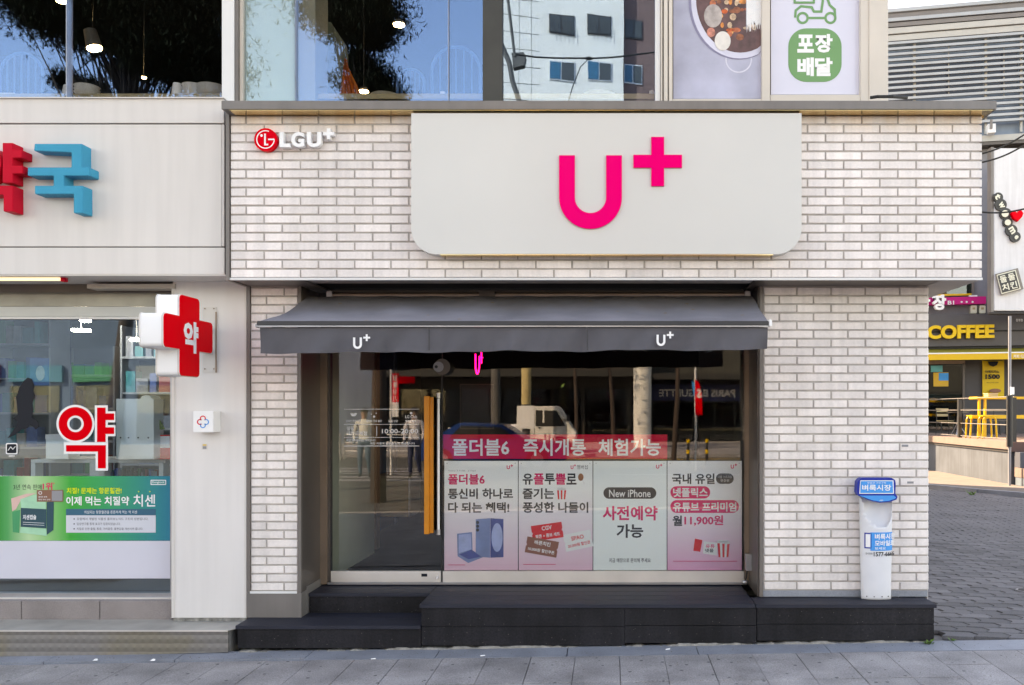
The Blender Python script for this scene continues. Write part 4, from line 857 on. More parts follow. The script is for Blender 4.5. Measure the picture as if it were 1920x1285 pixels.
b1 = thing('carton', P(110,860,7.0), 'pale box on the counter left of the red letter decal', 'box'); pbox('body', lg_, 86, 128, 816, 861.5, 6.9, .15, b1); pbox('lid', 'whitel', 85, 129, 815, 824, 6.89, .17, b1)
b2 = thing('gift_pack', P(300,860,7.0), 'red and green patterned pack right of the pale cabinet', 'package'); pbox('body', 'red', 289, 319, 816, 861.5, 6.95, .1, b2); flat('green_corner', 'leaf', [(290,770),(310,805),(290,806)], 6.949, b2, .01); pbox('lid', 'whitel', 300, 318, 818, 840, 6.945, .004, b2)
for k, (a, b_, w) in enumerate(((152,619,32),(256,637,20),(160,601,16))):
    fl = thing('ceiling_tube', P(a,b_,8.2), ('long white ceiling tube lit inside the pharmacy','second lit tube half hidden behind the cross sign','short tube lamp near the top of the pharmacy glass')[k], 'lamp', 'ceiling tubes in the pharmacy'); MB().cyl(P(a-w/2,b_,8.2), P(a+w/2,b_+1,8.0), .014, n=8).build('tube', 'led', fl); 
    MB().tube([P(a,b_,8.1), Vector((P(a,b_,8.1).x, 8.1, 2.75))], .004).build('hanger', 'framew', fl)
ps = thing('wall_poster', P(72,720,8.5), 'blue poster with a pale figure shape inside the pharmacy', 'poster'); pbox('sheet', mat('blue_poster',(.03,.14,.42),.5,var=.3,vs=6), 56, 91, 672, 723, 8.5, .01, ps); MB().prism(pell(76,700,8,14,8.499), 8.492, 8.499).build('figure', mat('pale_blue_print2',(.4,.45,.6),.5,var=.2,vs=20), ps)
# pharmacy base and step
bs_ = thing('granite_plinth', P(150,1163,6.5), 'reddish grey granite plinth below the pharmacy window', 'plinth')
k = 0
for a, b_ in ((-300,-120),(-120,40),(40,187),(187,322)): pbox('stone', 'granite', a+.6, b_-.6, 1127.5, 1163.5, 6.5, .4, bs_, .002)
ms = thing('metal_step', (X(200,6.2), 6.2, 0), 'worn step clad in swirl patterned metal before the pharmacy', 'step')
# swirl metal: concentric rotary polish
sm = bpy.data.materials.new('swirl_metal'); sm.use_nodes = True; nt = sm.node_tree; L = nt.links; pb = nt.nodes['Principled BSDF']
geo = node(nt,'ShaderNodeNewGeometry'); mp = node(nt,'ShaderNodeMapping'); mp.inputs['Scale'].default_value = (17,0,17); L.new(geo.outputs['Position'], mp.inputs[0])
vr = node(nt,'ShaderNodeTexVoronoi'); vr.inputs['Randomness'].default_value = .06; vr.inputs['Scale'].default_value = 1; L.new(mp.outputs[0], vr.inputs[0])
sb = node(nt,'ShaderNodeVectorMath', operation='SUBTRACT'); L.new(mp.outputs[0], sb.inputs[0]); L.new(vr.outputs['Position'], sb.inputs[1])
sx = node(nt,'ShaderNodeSeparateXYZ'); L.new(sb.outputs[0], sx.inputs[0]); at = node(nt,'ShaderNodeMath', operation='ARCTAN2'); L.new(sx.outputs[2], at.inputs[0]); L.new(sx.outputs[0], at.inputs[1])
m2 = node(nt,'ShaderNodeMath', operation='MULTIPLY'); m2.inputs[1].default_value = 1; L.new(at.outputs[0], m2.inputs[0]); sn = node(nt,'ShaderNodeMath', operation='SINE'); L.new(m2.outputs[0], sn.inputs[0])
nz = node(nt,'ShaderNodeTexNoise'); nz.inputs['Scale'].default_value = 3; nz.inputs['Detail'].default_value = 6; L.new(geo.outputs['Position'], nz.inputs[0])
r1 = node(nt,'ShaderNodeMapRange'); r1.inputs[1].default_value=-1; r1.inputs[2].default_value=1; r1.inputs[3].default_value=.165; r1.inputs[4].default_value=.265; L.new(sn.outputs[0], r1.inputs[0])
cm = node(nt,'ShaderNodeMix', data_type='RGBA', blend_type='MULTIPLY'); cm.inputs['Factor'].default_value=1; cv_ = node(nt,'ShaderNodeCombineColor'); [L.new(r1.outputs[0], cv_.inputs[i]) for i in range(3)]
cr_ = node(nt,'ShaderNodeValToRGB'); cr_.color_ramp.elements[0].position=.38; cr_.color_ramp.elements[0].color=(1.0,.88,.70,1); cr_.color_ramp.elements[1].position=.52; cr_.color_ramp.elements[1].color=(1,.93,.88,1); L.new(nz.outputs[0], cr_.inputs[0])
L.new(cv_.outputs[0], cm.inputs[6]); L.new(cr_.outputs[0], cm.inputs[7]); L.new(cm.outputs[2], pb.inputs['Base Color']); pb.inputs['Roughness'].default_value=.45; pb.inputs['Metallic'].default_value=.3
x0s, x1s = X(-420,6.18), X(427.5,6.18)
MB().hexa([(x0s,6.18,gz(x0s,6)-.03),(x1s,6.18,gz(x1s,6)+.01),(x1s,6.2,gz(x1s,6)+.01),(x0s,6.2,gz(x0s,6)-.03),(x0s,6.18,.119),(x1s,6.18,.119),(x1s,6.2,.119),(x0s,6.2,.119)]).build('front_sheet', sm, ms)
MB().prism_ax([(x0s,6.178),(x1s,6.178),(x1s+.28,6.60),(x0s,6.60)], (0,0,.119), (1,0,0), (0,1,0), (0,0,.004)).build('tread', 'stonet', ms)
box('nosing', 'steel', x0s, x1s, 6.172, 6.1785, .116, .125, ms)
box('end_core', 'groundm', x1s-.02, x1s+.0, 6.22, 6.5, -.06, .115, ms)

# ---------------------------------------------------------------- upper floor
YU = 6.6; zu0 = Z(189,5.98)-.02; zu1 = 8.7
ub = thing('upper_building', (-3, 12, 4), 'upper storey walls of the shop building above the brick fascia', 'building')
box('wall', 'pcol', -16, X(-420,YU), YU, YU+.3, 0, zu1, ub); box('wall', 'pcol', -16, X(1663,YU), YU, YU+.3, 6.08, zu1, ub)
box('side_wall', 'pcol', X(1663,YU)-.3, X(1663,YU)-.001, YU+.301, 28.3, 3.9, zu1, ub); box('rear_wall', 'pcol', -16, X(1663,YU), 28.31, 28.6, -.5, zu1, ub); box('side_wall', 'pcol', -16, -15.7, YU+.301, 28.3, 0, zu1, ub)
box('roof', 'conc', -16, X(1663,YU), YU, 28.6, zu1+.001, zu1+.2, ub); box('column', 'framew', X(420.5,YU), X(443,YU), YU-.04, YU+.2, 3.8, 6.07, ub); box('column', 'frame', X(1613,YU)+.06, X(1663,YU), YU-.03, YU+.3, 3.8, 6.07, ub)
box('column', 'trim', X(443.5,YU), X(449,YU), YU-.03, YU+.1, 3.8, 6.07, ub); box('lower_mass', 'dark', -16, 2.3, 12.7, 28.3, -.3, 3.8, ub)
ir = setting('upper_room', (-2, 9, 4)); box('floor', mat('tan_floor',(.2,.17,.14),.6), -12, 2, YU+.31, 13, 3.76, 3.85, ir); box('wall', mat('dim_wall',(.05,.05,.055),.8), -12, 2, 13, 13.1, 3.86, 7, ir); box('ceiling', 'dark', -12, 2, YU+.31, 13, 6.2, 6.3, ir)
def upwin(px0, px1, name_label, posts, refl='glass_up'):
    t = thing('upper_window', P((px0+px1)/2,190,YU), name_label, 'window')
    if px0 > 0: pbox('pane', 'glass_ph', px0, 552.8, -330, 240, YU+.03, .008, t); px0 = 553.8
    pbox('pane', refl, px0, px1, -330, 240, YU+.03, .008, t)
    for a, b_, m in posts: pbox('frame', m, a, b_, -330, 240, YU+.0, .08, t)
    return t
upwin(-420, 420, 'wide upstairs window above the pharmacy reflecting pine and sky', ((123.6,124.8,'steelp'),(416,420,'jamb')))
upwin(455, 1228, 'wide upstairs window above the brick fascia reflecting sky and apartments', ((449.5,455,'frame'),(1228.5,1238,'framew'),(553,553.6,'steelp'),(840,840.6,'steelp')))
dp = thing('dark_post', P(923,190,YU+.2), 'dark vertical post standing inside the upstairs window', 'post'); pbox('shaft', mat('dark_brown_post',(.035,.035,.03),.6,var=.3), 905, 942, -330, 250, YU-.002, .028, dp)
# inside left of the middle window
cw = thing('cream_column', P(500,190,6.9), 'pale green white column inside the upstairs window', 'column'); pbox('shaft', mat('mint_white',(.62,.66,.58),.6,var=.06), 457, 552, -110, 250, YU+.06, .01, cw); pbox('side', mat('olive_cream',(.36,.35,.26),.6,var=.08), 553.5, 591, -110, 250, YU+.062, .3, cw)
pt = thing('partition_wall', P(602,190,7.2), 'cream partition panel beside the dark beam upstairs', 'partition'); pbox('panel', mat('mint_white2',(.48,.52,.44),.6,var=.06), 591.5, 610, 36, 250, 7.1, .05, pt)
MB().prism(ppoly([(610.5,40),(620,42),(648,84),(652,110),(640,250),(610.5,250)],7.15), 7.15, 7.17).build('panel', mat('olive_panel',(.16,.16,.10),.7), pt)
oc = thing('orange_cloth', P(655,190,7.0), 'orange cloth hanging by the upstairs window', 'cloth'); vs = []; b = MB(); NX = 14
prof = [(111,646,650),(125,644,652),(158,640,668),(190,633,682),(215,630,690)]
for (py, l, r) in prof: vs += [(X(l+(r-l)*i/NX,7.05), 7.05+.02*math.sin(i*1.9), Z(py,7.05)) for i in range(NX+1)]
b.add(vs, [(j*(NX+1)+i, j*(NX+1)+i+1, (j+1)*(NX+1)+i+1, (j+1)*(NX+1)+i) for j in range(4) for i in range(NX)]); b.build('drape', mat('lit_orange_cloth',(.62,.13,.008),.8,var=.2,vs=9), oc, smooth=True)
# crockery on the counter

uc = thing('upstairs_counter', P(400,190,6.9), 'window counter upstairs carrying bowls and cups', 'counter'); zc0 = Z(187,6.85); box('top', 'wood', -11, 1.9, 6.72, 7.2, zc0-.04, zc0, uc)
def bowl(px, w, h, label, cup_=False, n_=0):
    o = P(px, 187, 6.85); o.z = zc0; R = w/2/F*6.85; Hh = h/F*6.85; t = thing('crockery', o, label, 'cup' if cup_ else 'bowl', 'crockery along the upstairs window')
    if cup_: MB().lathe((o.x,o.y,zc0), [(0,0.001),(R,0.001),(R*.92,Hh*.5),(R*.72,Hh),(R*.66,Hh),(R*.8,.01)], 20).build('body', 'ceram', t, smooth=True)
    else:
        for k in range(max(1, n_)): MB().lathe((o.x,o.y,zc0+k*Hh*.25), [(0,.002),(R*.45,0.002),(R*.8,Hh*.3),(R,Hh*.5),(R*.98,Hh*.5),(R*.75,Hh*.32),(0,.02)], 24).build('dish', 'ceram', t, smooth=True)
for a in ((88,22,14,'small white bowl left of the tall cup upstairs'),(163,44,24,'stack of pale grey bowls beside the tall cup upstairs',False,3),(299,22,12,'small white bowl alone in the middle of the upstairs sill'),(362,40,26,'stacked grey bowls right of the tapered jug upstairs',False,3),(396,52,24,'stacked plates at the right end of the left upstairs window',False,3),(722,54,14,'wide pale bowl below the pine reflection upstairs'),(1124,64,14,'wide white bowl in front of the apartment reflection'),(798,14,5,'tiny white dish left of the white cup upstairs')): bowl(*a)
for a in ((127,20,26,'tall tapered white cup at the pane joint upstairs',True),(332,20,30,'tapered white jug left of stacked bowls upstairs',True),(830,13,14,'small white cup by the blue chair upstairs',True),(880,5,8,'tiny white bottle top by the dark post upstairs',True),(1222,12,16,'pale cup at the right end of the upstairs sill',True),(1052,7,5,'tiny glass knob on the sill before the apartment reflection',True)): bowl(*a)
bk = thing('wooden_block', P(200,187,6.85), 'flat wooden board beside the stacked bowls upstairs', 'board'); o_ = P(200,187,6.85); box('block', 'wood', o_.x-.06, o_.x+.06, 6.8, 6.9, zc0+.001, zc0+.03, bk)
bk = thing('serving_box', P(20,187,6.85), 'low pale wooden box at the left end of the upstairs sill', 'box'); o_ = P(20,187,6.85); box('block', 'frame', o_.x-.06, o_.x+.06, 6.8, 6.9, zc0+.001, zc0+.036, bk)
for k, (px, py, r, lab) in enumerate(((177,90,14,'angled grey spotlight glowing in the left upstairs window'),(748,46,11,'round glowing ceiling lamp against the blue reflection upstairs'),(682,171,9,'flat oval ceiling light above the wide bowl upstairs'),(115,2,9,'ceiling lamp cut by the top edge upstairs'),(270,145,4,'tiny warm light deep inside the left upstairs room'))):
    t = thing('spot_lamp', P(px,py,8.5), lab, 'lamp', 'ceiling lamps upstairs'); c_ = P(px,py,8.5); R = r/F*8.5; up = Vector((-.25 if k == 0 else 0,0,1)).normalized()
    MB().cyl(c_-up*.001, c_-up*.01, R*.9, n=18).build('light', 'ledw', t); MB().cyl(c_, c_+up*R*(2.4 if k == 0 else .6), R, R*.8, n=18).build('shade', mat('lamp_shade_grey',(.14,.13,.12),.5), t)
    MB().tube([c_+up*R, Vector((c_.x, 8.5, 6.2))], .003).build('rod', 'blackm', t)
def chair(px, w, py, Y, lab):
    o = P(px, 200, Y); t = thing('spindle_chair', o, lab, 'chair', 'spindle back chairs upstairs'); cb = M.setdefault('chairblue', mat('sky_tinted_chair',(.02,.12,.30),.5)); R = w/2/F*Y; zt = Z(py,Y); zb = 3.85  # blue of the reflected sky is put into the chair colour
    pts = [Vector((o.x-R, Y, zt-.45))]+[Vector((o.x-R*math.cos(math.pi*k/10), Y, zt-R+R*math.sin(math.pi*k/10))) for k in range(11)]+[Vector((o.x+R, Y, zt-.45))]
    MB().tube(pts, .014, 8).build('back_frame', cb, t)
    for k in range(5): x = o.x-R*.66+R*.33*k; MB().cyl((x,Y,zt-.45), (x,Y,zt-R+R*math.sqrt(max(.02,1-((x-o.x)/R)**2))), .008, n=6).build('spindle', cb, t)
    box('seat', cb, o.x-R, o.x+R, Y, Y+.4, zt-.49, zt-.45, t)
    for sx_ in (-1,1):
        for yy in (Y+.03, Y+.37): MB().cyl((o.x+sx_*R*.9,yy,zt-.49), (o.x+sx_*R,yy,3.85), .014, n=6).build('leg', cb, t)
chair(855, 90, 88, 7.5, 'dark arched spindle chair seen behind the blue reflection'); chair(40, 80, 100, 7.6, 'arched spindle chair at the far left upstairs'); chair(770, 50, 130, 8.2, 'lower chair behind the tiny dish upstairs')
# poster panels on the upper floor
up_ = thing('poster_frame', P(1430,190,YU), 'cream framed panels holding two tall posters upstairs', 'frame')
for a, b_ in ((1239,1242),(1244.5,1252),(1254,1261),(1428.5,1444),(1613.5,1640)): pbox('mullion', 'frame', a, b_, -330, 240, YU-.02, .1, up_, .003)
pbox('backing', 'trim', 1240, 1640, -330, 240, YU+.05, .03, up_); pbox('bottom_rail', 'frame', 1261.5, 1428, 186, 210, YU-.012, .06, up_); pbox('bottom_rail', 'frame', 1444.5, 1613, 178, 210, YU-.012, .06, up_)
YA = YU+.02
fp = thing('food_poster', P(1345,186,YA), 'tall poster of a steel pot of red stew on grey', 'poster')
gm1 = mat('mottled_grey_blue_print',(.46,.47,.60),.5,var=.35,vs=2.2); pbox('sheet', gm1, 1262.5, 1427, -110, 185.5, YA, .004, fp)
def blob(name, m, px, py, rx, ry, lay, n=28): # clipped ellipse print
    y_ = YA-.001-lay*.0007; pts = []
    for i in range(n):
        a = px+rx*math.cos(2*math.pi*i/n); pts.append((min(a,1426.5), max(-108, py+ry*math.sin(2*math.pi*i/n))))
    MB().prism(ppoly(pts, y_), y_-.0005, y_).build(name, m, fp)
pm = lambda n_, c_, v=.2, s_=25: mat(n_, c_, .5, var=v, vs=s_)
b = MB(); y_ = YA-.0012; b.ring(X(1385,y_), Z(112,y_), 25/F*y_, 22.5/F*y_, y_-.0006, y_, 30); b.build('pot_handle', pm('steel_print',(.62,.62,.72),.1), fp)
blob('pot', pm('pot_shadow_print',(.22,.21,.32),.1), 1385, 2, 94, 110, 1, 48); blob('pot_rim', pm('pot_rim_print',(.60,.60,.72),.15,6), 1387, 2, 91, 108, 2, 48); blob('broth', pm('broth_print',(.12,.055,.055),.5,14), 1388, -2, 83, 101, 3, 48)
cl = [(.62,.10,.02),(.68,.22,.05),(.55,.14,.06),(.30,.09,.04),(.62,.42,.28),(.70,.35,.12)]; cms = [pm('stew_print',c_,.5,40) for c_ in cl]
rs = random.Random(3)
for k in range(46):
    a = rs.uniform(0,6.28); r = rs.uniform(0,1)**.6; px_, py_ = 1378+46*r*math.cos(a), 22+50*r*math.sin(a)
    blob('stew_piece', cms[rs.randrange(6)], px_, py_, rs.uniform(3,9), rs.uniform(2.5,7), 4+k*.05, 9)
blob('mushroom', pm('mushroom_print',(.42,.36,.34),.35,20), 1337, 30, 17, 22, 7, 20); blob('egg', pm('egg_print',(.70,.66,.62),.1), 1355, 77, 15, 18, 7.2, 24); blob('shrimp', pm('shrimp_print',(.62,.22,.16),.5,40), 1333, 61, 8, 9, 7.4, 14)
for k in range(26): q = 1399+k*1.1; y_ = YA-.0065; flat('noodle_strand', 'whitep' if k % 2 else pm('noodle_print',(.55,.56,.62),.1) if k == 0 else 'whitel', [(q-.3,-100),(q+.6,-100),(q+1.0,40+rs.uniform(0,24)),(q+.0,40+rs.uniform(0,22))], y_-.00005*k, fp, .0004)
sc = thing('delivery_poster', P(1530,178,YA), 'tall pale poster with green scooter icon and green lettered badge', 'poster')
pbox('sheet', mat('pale_lilac_print',(.62,.62,.73),.45,var=.03), 1445.5, 1612, -110, 177.5, YA, .004, sc)
gn = mat('leaf_green_print',(.115,.30,.115),.5,var=.05); Yy = YA-.001
MB().prism(rrect(X(1478,Yy),X(1578,Yy),Z(154,Yy),Z(53.5,Yy),34/F*Yy,10), Yy-.0007, Yy).build('badge', gn, sc)
for s_, a, b_, c_, d_ in (('포',1495,1526,65,99),('장',1528,1561,64,99),('배',1495,1526,108,143),('달',1528,1561,108,143)): ptext(s_, a, b_, c_, d_, Yy-.0012, 'whitep', sc, bold=.045)
for a in (1505, 1557): MB().ring(X(a,Yy), Z(34,Yy), 11.5/F*Yy, 7/F*Yy, Yy-.0007, Yy, 28).build('scooter_wheel', gn, sc)
def band(pts, w, Y, name, m, t):
    for k, (p_, q_) in enumerate(zip(pts, pts[1:])):
        dx, dz = q_[0]-p_[0], q_[1]-p_[1]; l = math.hypot(dx,dz); nx, nz = -dz/l*w/2, dx/l*w/2; ex, ez = dx/l*w*.3, dz/l*w*.3
        flat(name, m, [(p_[0]-ex+nx,p_[1]-ez+nz),(q_[0]+ex+nx,q_[1]+ez+nz),(q_[0]+ex-nx,q_[1]+ez-nz),(p_[0]-ex-nx,p_[1]-ez-nz)], Y-.0001*k, t, .0004)
band([(1514,34),(1548,34)], 4.5, Yy, 'scooter_line', gn, sc); band([(1491,32),(1492,20),(1502,12),(1522,14),(1526,22),(1540,22),(1543,0),(1543,-20)], 4.5, Yy-.0002, 'scooter_line', gn, sc); band([(1566,34),(1565,18),(1556,10),(1550,-6),(1546,-30)], 4.5, Yy-.0012, 'scooter_line', gn, sc); band([(1490,5),(1526,5)], 4, Yy-.0022, 'scooter_line', gn, sc); band([(1490,5),(1490,-30),(1526,-30),(1526,5)], 4, Yy-.0026, 'scooter_box', gn, sc)
# hose lying on the fascia roof
tag(MB().tube([P(1632,183.5,6.3), P(1645,181.5,6.3), P(1672,181.5,6.35), P(1700,183.5,6.5)], .012, 8).build('black_hose', 'rubber'), 'short black hose lying on the cap above the brick fascia', 'hose')
#PART2
# ================================================================ cafe across the alley
def CF(px, off=0.): # depth of the cafe front plane (turned 11 degrees) on the ray through column px
    return (33.24-off)/(1+.2*(px-CX)/F)
def CP(px, py, off=0.): return P(px, py, CF(px, off))
def cbox(name, m, px0, px1, zt, zb, off, th, parent, bevel=0.):
    """box on the cafe front between two columns, zt..zb heights, standing off the wall"""
    a0, a1 = X(px0, CF(px0)), X(px1, CF(px1)); b = MB(); w = Vector((-.196, -.98, 0))
    A, B_ = Vector((a0, CF(px0), 0)), Vector((a1, CF(px1), 0)); p = []
    for z in (zb, zt): p += [A+w*off+Vector((0,0,z)), B_+w*off+Vector((0,0,z)), B_+w*(off-th)+Vector((0,0,z)), A+w*(off-th)+Vector((0,0,z))]
    return b.hexa(p).build(name, m, parent, bevel=bevel)
def CZ(px, py): return Z(py, CF(px))
cb_ = thing('cafe_building', (12, 32, -.3), 'grey building with louvred upper storeys and coffee shop at street level', 'building')
cbox('wall', 'charcoal', 1400, 2600, CZ(1841,272), -.4, 0, .3, cb_)
z_top = CZ(1920,5); lou = mat('louvre_metal',(.34,.35,.36),.4,.3,var=.1,vs=2); lband = mat('pale_band_metal',(.40,.39,.37),.5,var=.08)
cbox('wall', mat('blue_grey_cladding',(.19,.25,.33),.6,var=.15,vs=3), 1400, 2600, z_top-.3, CZ(1841,268), 0, .3, cb_)
for k, (h, o_) in enumerate(((.12,.42),(.14,.36),(.12,.40),(.14,.36))): cbox('parapet_band', lou if k % 2 == 0 else 'trim', 1400, 2600, z_top-.16*k, z_top-.16*k-h, o_, .3, cb_)
for k in range(2): cbox('parapet_band', lband, 1400, 2600, z_top-.66-.24*k, z_top-.66-.24*k-.20, .36-.04*k, .2, cb_)
zl0 = z_top-1.14; zl1 = CZ(1850,268)+.35; nl = int((zl0-zl1)/.196)
for k in range(nl): cbox('louvre_slat', lou, 1400, 2200, zl0-.196*k, zl0-.196*k-.085, .34, .10, cb_)
for px in (1450,1580,1713,1846,1912,1975,2040): cbox('post', lband, px-2, px+2.5, zl0+.1, zl1-.1, .20, .1, cb_)
for px in (1777, 1880): cbox('post', lband, px-.8, px+.8, CZ(px,88), CZ(px,185), .20, .05, cb_)
dkw = mat('dark_window_band',(.012,.016,.03),.15); za_, zb_2 = CZ(1700,112), CZ(1700,186)
for a, b_ in ((1456,1576),(1586,1710),(1717,1842),(1850,1908),(1916,1970)): cbox('window_band', dkw, a, b_, CZ(a+20,118-(a-1690)*.1), CZ(a+20,186-(a-1690)*.1), .02, .03, cb_)
cbox('ledge', lband, 1400, 2200, CZ(1850,262), CZ(1850,273), .5, .5, cb_); cbox('ledge', 'jamb', 1400, 2200, CZ(1850,273.5), CZ(1850,279), .46, .46, cb_)
bk = thing('electric_box', CP(1850,262,.6), 'small grey meter box under the louvres beside the fascia corner', 'box'); cbox('case', 'whitel', 1843, 1857, CZ(1850,246), CZ(1850,262), .8, .25, bk); cbox('bracket', 'trim', 1846, 1850, CZ(1850,240), CZ(1850,256), .9, .08, bk)
cbox('grey_wall', mat('grey_lilac_wall',(.23,.23,.26),.7,var=.1), 1400, 1853, CZ(1850,280), CZ(1850,600), .03, .05, cb_)
cbox('dark_recess', 'blackm', 1853.5, 1860, CZ(1850,280), CZ(1850,598), .05, .05, cb_)
fw = thing('far_window', CP(1800,555), 'window with pale frame above the pink strip sign', 'window'); cbox('pane', 'glass_far', 1752, 1820, CZ(1800,524), CZ(1800,554), .12, .03, fw); cbox('frame', 'trim', 1820.5, 1825, CZ(1800,524), CZ(1800,557), .16, .08, fw); cbox('sill', 'yellow', 1752, 1820, CZ(1800,552), CZ(1800,555.5), .16, .05, fw)
cbox('curtain', mat('green_cream',(.35,.42,.32),.7,var=.4,vs=3), 1752, 1819, CZ(1800,526), CZ(1800,551), .08, .02, fw)
# white projecting sign board
sgn = thing('sign_board', CP(1900,585,1.2), 'tall white sign board with round lettering, red heart and square stamp', 'sign')
YE = 28.6; pbox('panel', mat('far_white_panel',(.60,.60,.63),.4,var=.05,streak=.06), 1864, 2010, 278, 583, YE, .3, sgn, .02); pbox('frame_edge', 'trim', 1858.5, 1863.5, 276, 585, YE+.02, .3, sgn); pbox('base_rail', 'joint', 1858, 2012, 585.5, 588.5, YE, .3, sgn)
blk = mat('outline_black',(.03,.03,.03),.5,var=0); crm = mat('cream_acrylic',(.70,.68,.56),.5,var=.05)
path = [(1870,370),(1875,385),(1884,401),(1893,418),(1903,433),(1908,445)]
for k, (p_, q_, r_) in enumerate(((1872,370,9),(1877,384,11),(1886,401,11),(1890,417,9),(1897,432,11),(1904,444,10))):
    MB().prism(pell(p_,q_,r_,r_,YE-.1-.002*k,22), YE-.1-.002*k, YE-.002*k-.01).build('letter_outline', blk, sgn)
MB().prism(pell(1884.5,401,6.5,6.5,YE-.14,20), YE-.16, YE-.13).build('letter_eye', crm, sgn); MB().prism(pell(1889.5,417.5,5.5,5.5,YE-.14,20), YE-.16, YE-.13).build('letter_eye', crm, sgn)
for s_, p_, q_, w_, h_, an in (('t',1871,369,9,11,-65),('w',1878,385,12,9,-62),('m',1898,432,13,10,-58),('e',1906,445,7,8,-55)):
    ca, sa = math.cos(math.radians(an)), math.sin(math.radians(an)); text(s_, P(p_,q_,YE-.15), (ca,0,sa), (-sa,0,ca), w_/F*YE, h_/F*YE, crm, sgn, bold=.045)
MB().prism(ppoly([(1893,402),(1896,398),(1900,398),(1903,402),(1907,397),(1912,397),(1915,402),(1913,408),(1905,417),(1897,411)],YE-.1), YE-.25, YE-.1).build('heart', 'red', sgn)
ca, sa = math.cos(math.radians(15)), math.sin(math.radians(15)); rc = lambda h: [(1891+(a*ca+b_*sa)*h, 529+(-a*sa+b_*ca)*h) for a, b_ in ((-1,-1),(1,-1),(1,1),(-1,1))]
flat('stamp', 'trim', rc(20.5), YE-.02, sgn, .12); flat('stamp_rim', crm, rc(18.5), YE-.142, sgn, .01); flat('stamp_field', blk, rc(16.8), YE-.154, sgn, .01)
for s_, a, b_ in (('둘',-8,-8),('둘',8,-8),('치',-8,8),('킨',8,8)):
    text(s_, P(1891+a*ca+b_*sa, 529-a*sa+b_*ca, YE-.17), (ca,0,sa), (-sa,0,ca), 13/F*YE, 13/F*YE, crm, sgn, bold=.022)
# pink strip sign
ps_ = thing('strip_sign', CP(1790,575,.5), 'magenta strip sign with raised white syllable on the far building', 'sign')
cbox('strip', mat('far_magenta',(.62,.02,.20),.5,spec=.15,var=.05), 1720, 1843.5, CZ(1800,560), CZ(1800,573.5), .45, .3, ps_)
ptext('장', 1748, 1773, 553, 582, CF(1760,.62), 'whitel', ps_, bold=.045, ext=.12); ptext('장', 1722, 1743, 556, 582, CF(1730,.62), 'whitel', ps_, bold=.045, ext=.12); ptext('B1', 1777, 1789, 564, 571.5, CF(1783,.5), 'whitep', ps_, bold=.03)
for a in (1803, 1812.5, 1823.5): MB().prism(pell(a,566.5,2,1.8,CF(a,.48),10), CF(a,.48)-.01, CF(a,.48)).build('dot', 'whitel', ps_)
cbox('white_tag', 'whitel', 1813, 1828, CZ(1820,556.5), CZ(1820,560), .4, .1, ps_)
for a, lab in ((1816.5,'left small cream square box under the magenta strip sign'),(1832.5,'right small cream square box under the magenta strip sign')):
    t = thing('square_light', CP(a+6,590,.3), lab, 'light box', 'cream square boxes under the strip sign'); cbox('case', crm, a, a+11.5, CZ(a,575), CZ(a,590), .35, .3, t, .02); cbox('mark', 'wood', a+3, a+8, CZ(a,579), CZ(a,583), .36, .008, t)
# coffee fascia
cfs = thing('coffee_sign', CP(1800,655,.8), 'charcoal shop fascia with raised yellow coffee lettering', 'sign')
cbox('upper_panel', mat('charcoal_panel',(.07,.066,.074),.55,var=.08), 1400, 2300, CZ(1800,592), CZ(1800,623), .5, .4, cfs); cbox('lower_panel', mat('charcoal_panel_low',(.082,.074,.078),.55,var=.08), 1400, 2300, CZ(1800,625.5), CZ(1800,651), .44, .34, cfs); cbox('groove', 'blackm', 1400, 2300, CZ(1800,623), CZ(1800,625.5), .40, .3, cfs)
Yk = CF(1800,.62); text('COFFEE', P(1801,622.5,Yk), (1,-.2,0), (0,0,1), 118/F*Yk, 25.5/F*Yk, 'yellowl', cfs, bold=.045, ext=.14, res=6)
ptext('합정점 · 디저트', 1905, 1935, 598, 603, CF(1920,.55), 'whitep', cfs, bold=.012)
cbox('shadow_gap', 'blackm', 1400, 2300, CZ(1800,651.5), CZ(1800,655), .3, .2, cfs)
ya_ = thing('yellow_awning', CP(1800,675,1.6), 'long yellow awning with olive top below the coffee lettering', 'awning')
zt1, zt2, zt3 = CZ(1800,655), Z(662,CF(1800,1.3)), Z(675,CF(1800,1.3)); w = Vector((-.196,-.98,0)); A, B_ = Vector((X(1700,CF(1700)),CF(1700),0)), Vector((X(2300,CF(2300)),CF(2300),0))
ol = mat('olive_canvas',(.24,.20,.015),.8,var=.1); MB().add([A+w*.2+Vector((0,0,zt1)), B_+w*.2+Vector((0,0,zt1)), B_+w*1.3+Vector((0,0,zt2)), A+w*1.3+Vector((0,0,zt2))], [(0,1,2,3)]).build('canvas', ol, ya_)
cbox('piping', 'whitel', 1700, 2300, zt2+.01, zt2-.03, 1.32, .04, ya_); cbox('valance', 'yellow', 1700, 2300, zt2-.031, zt3, 1.31, .02, ya_); ptext('커피 디저트 브런치', 1900, 1950, 665, 672, CF(1925,1.36), 'whitep', ya_, bold=.012)
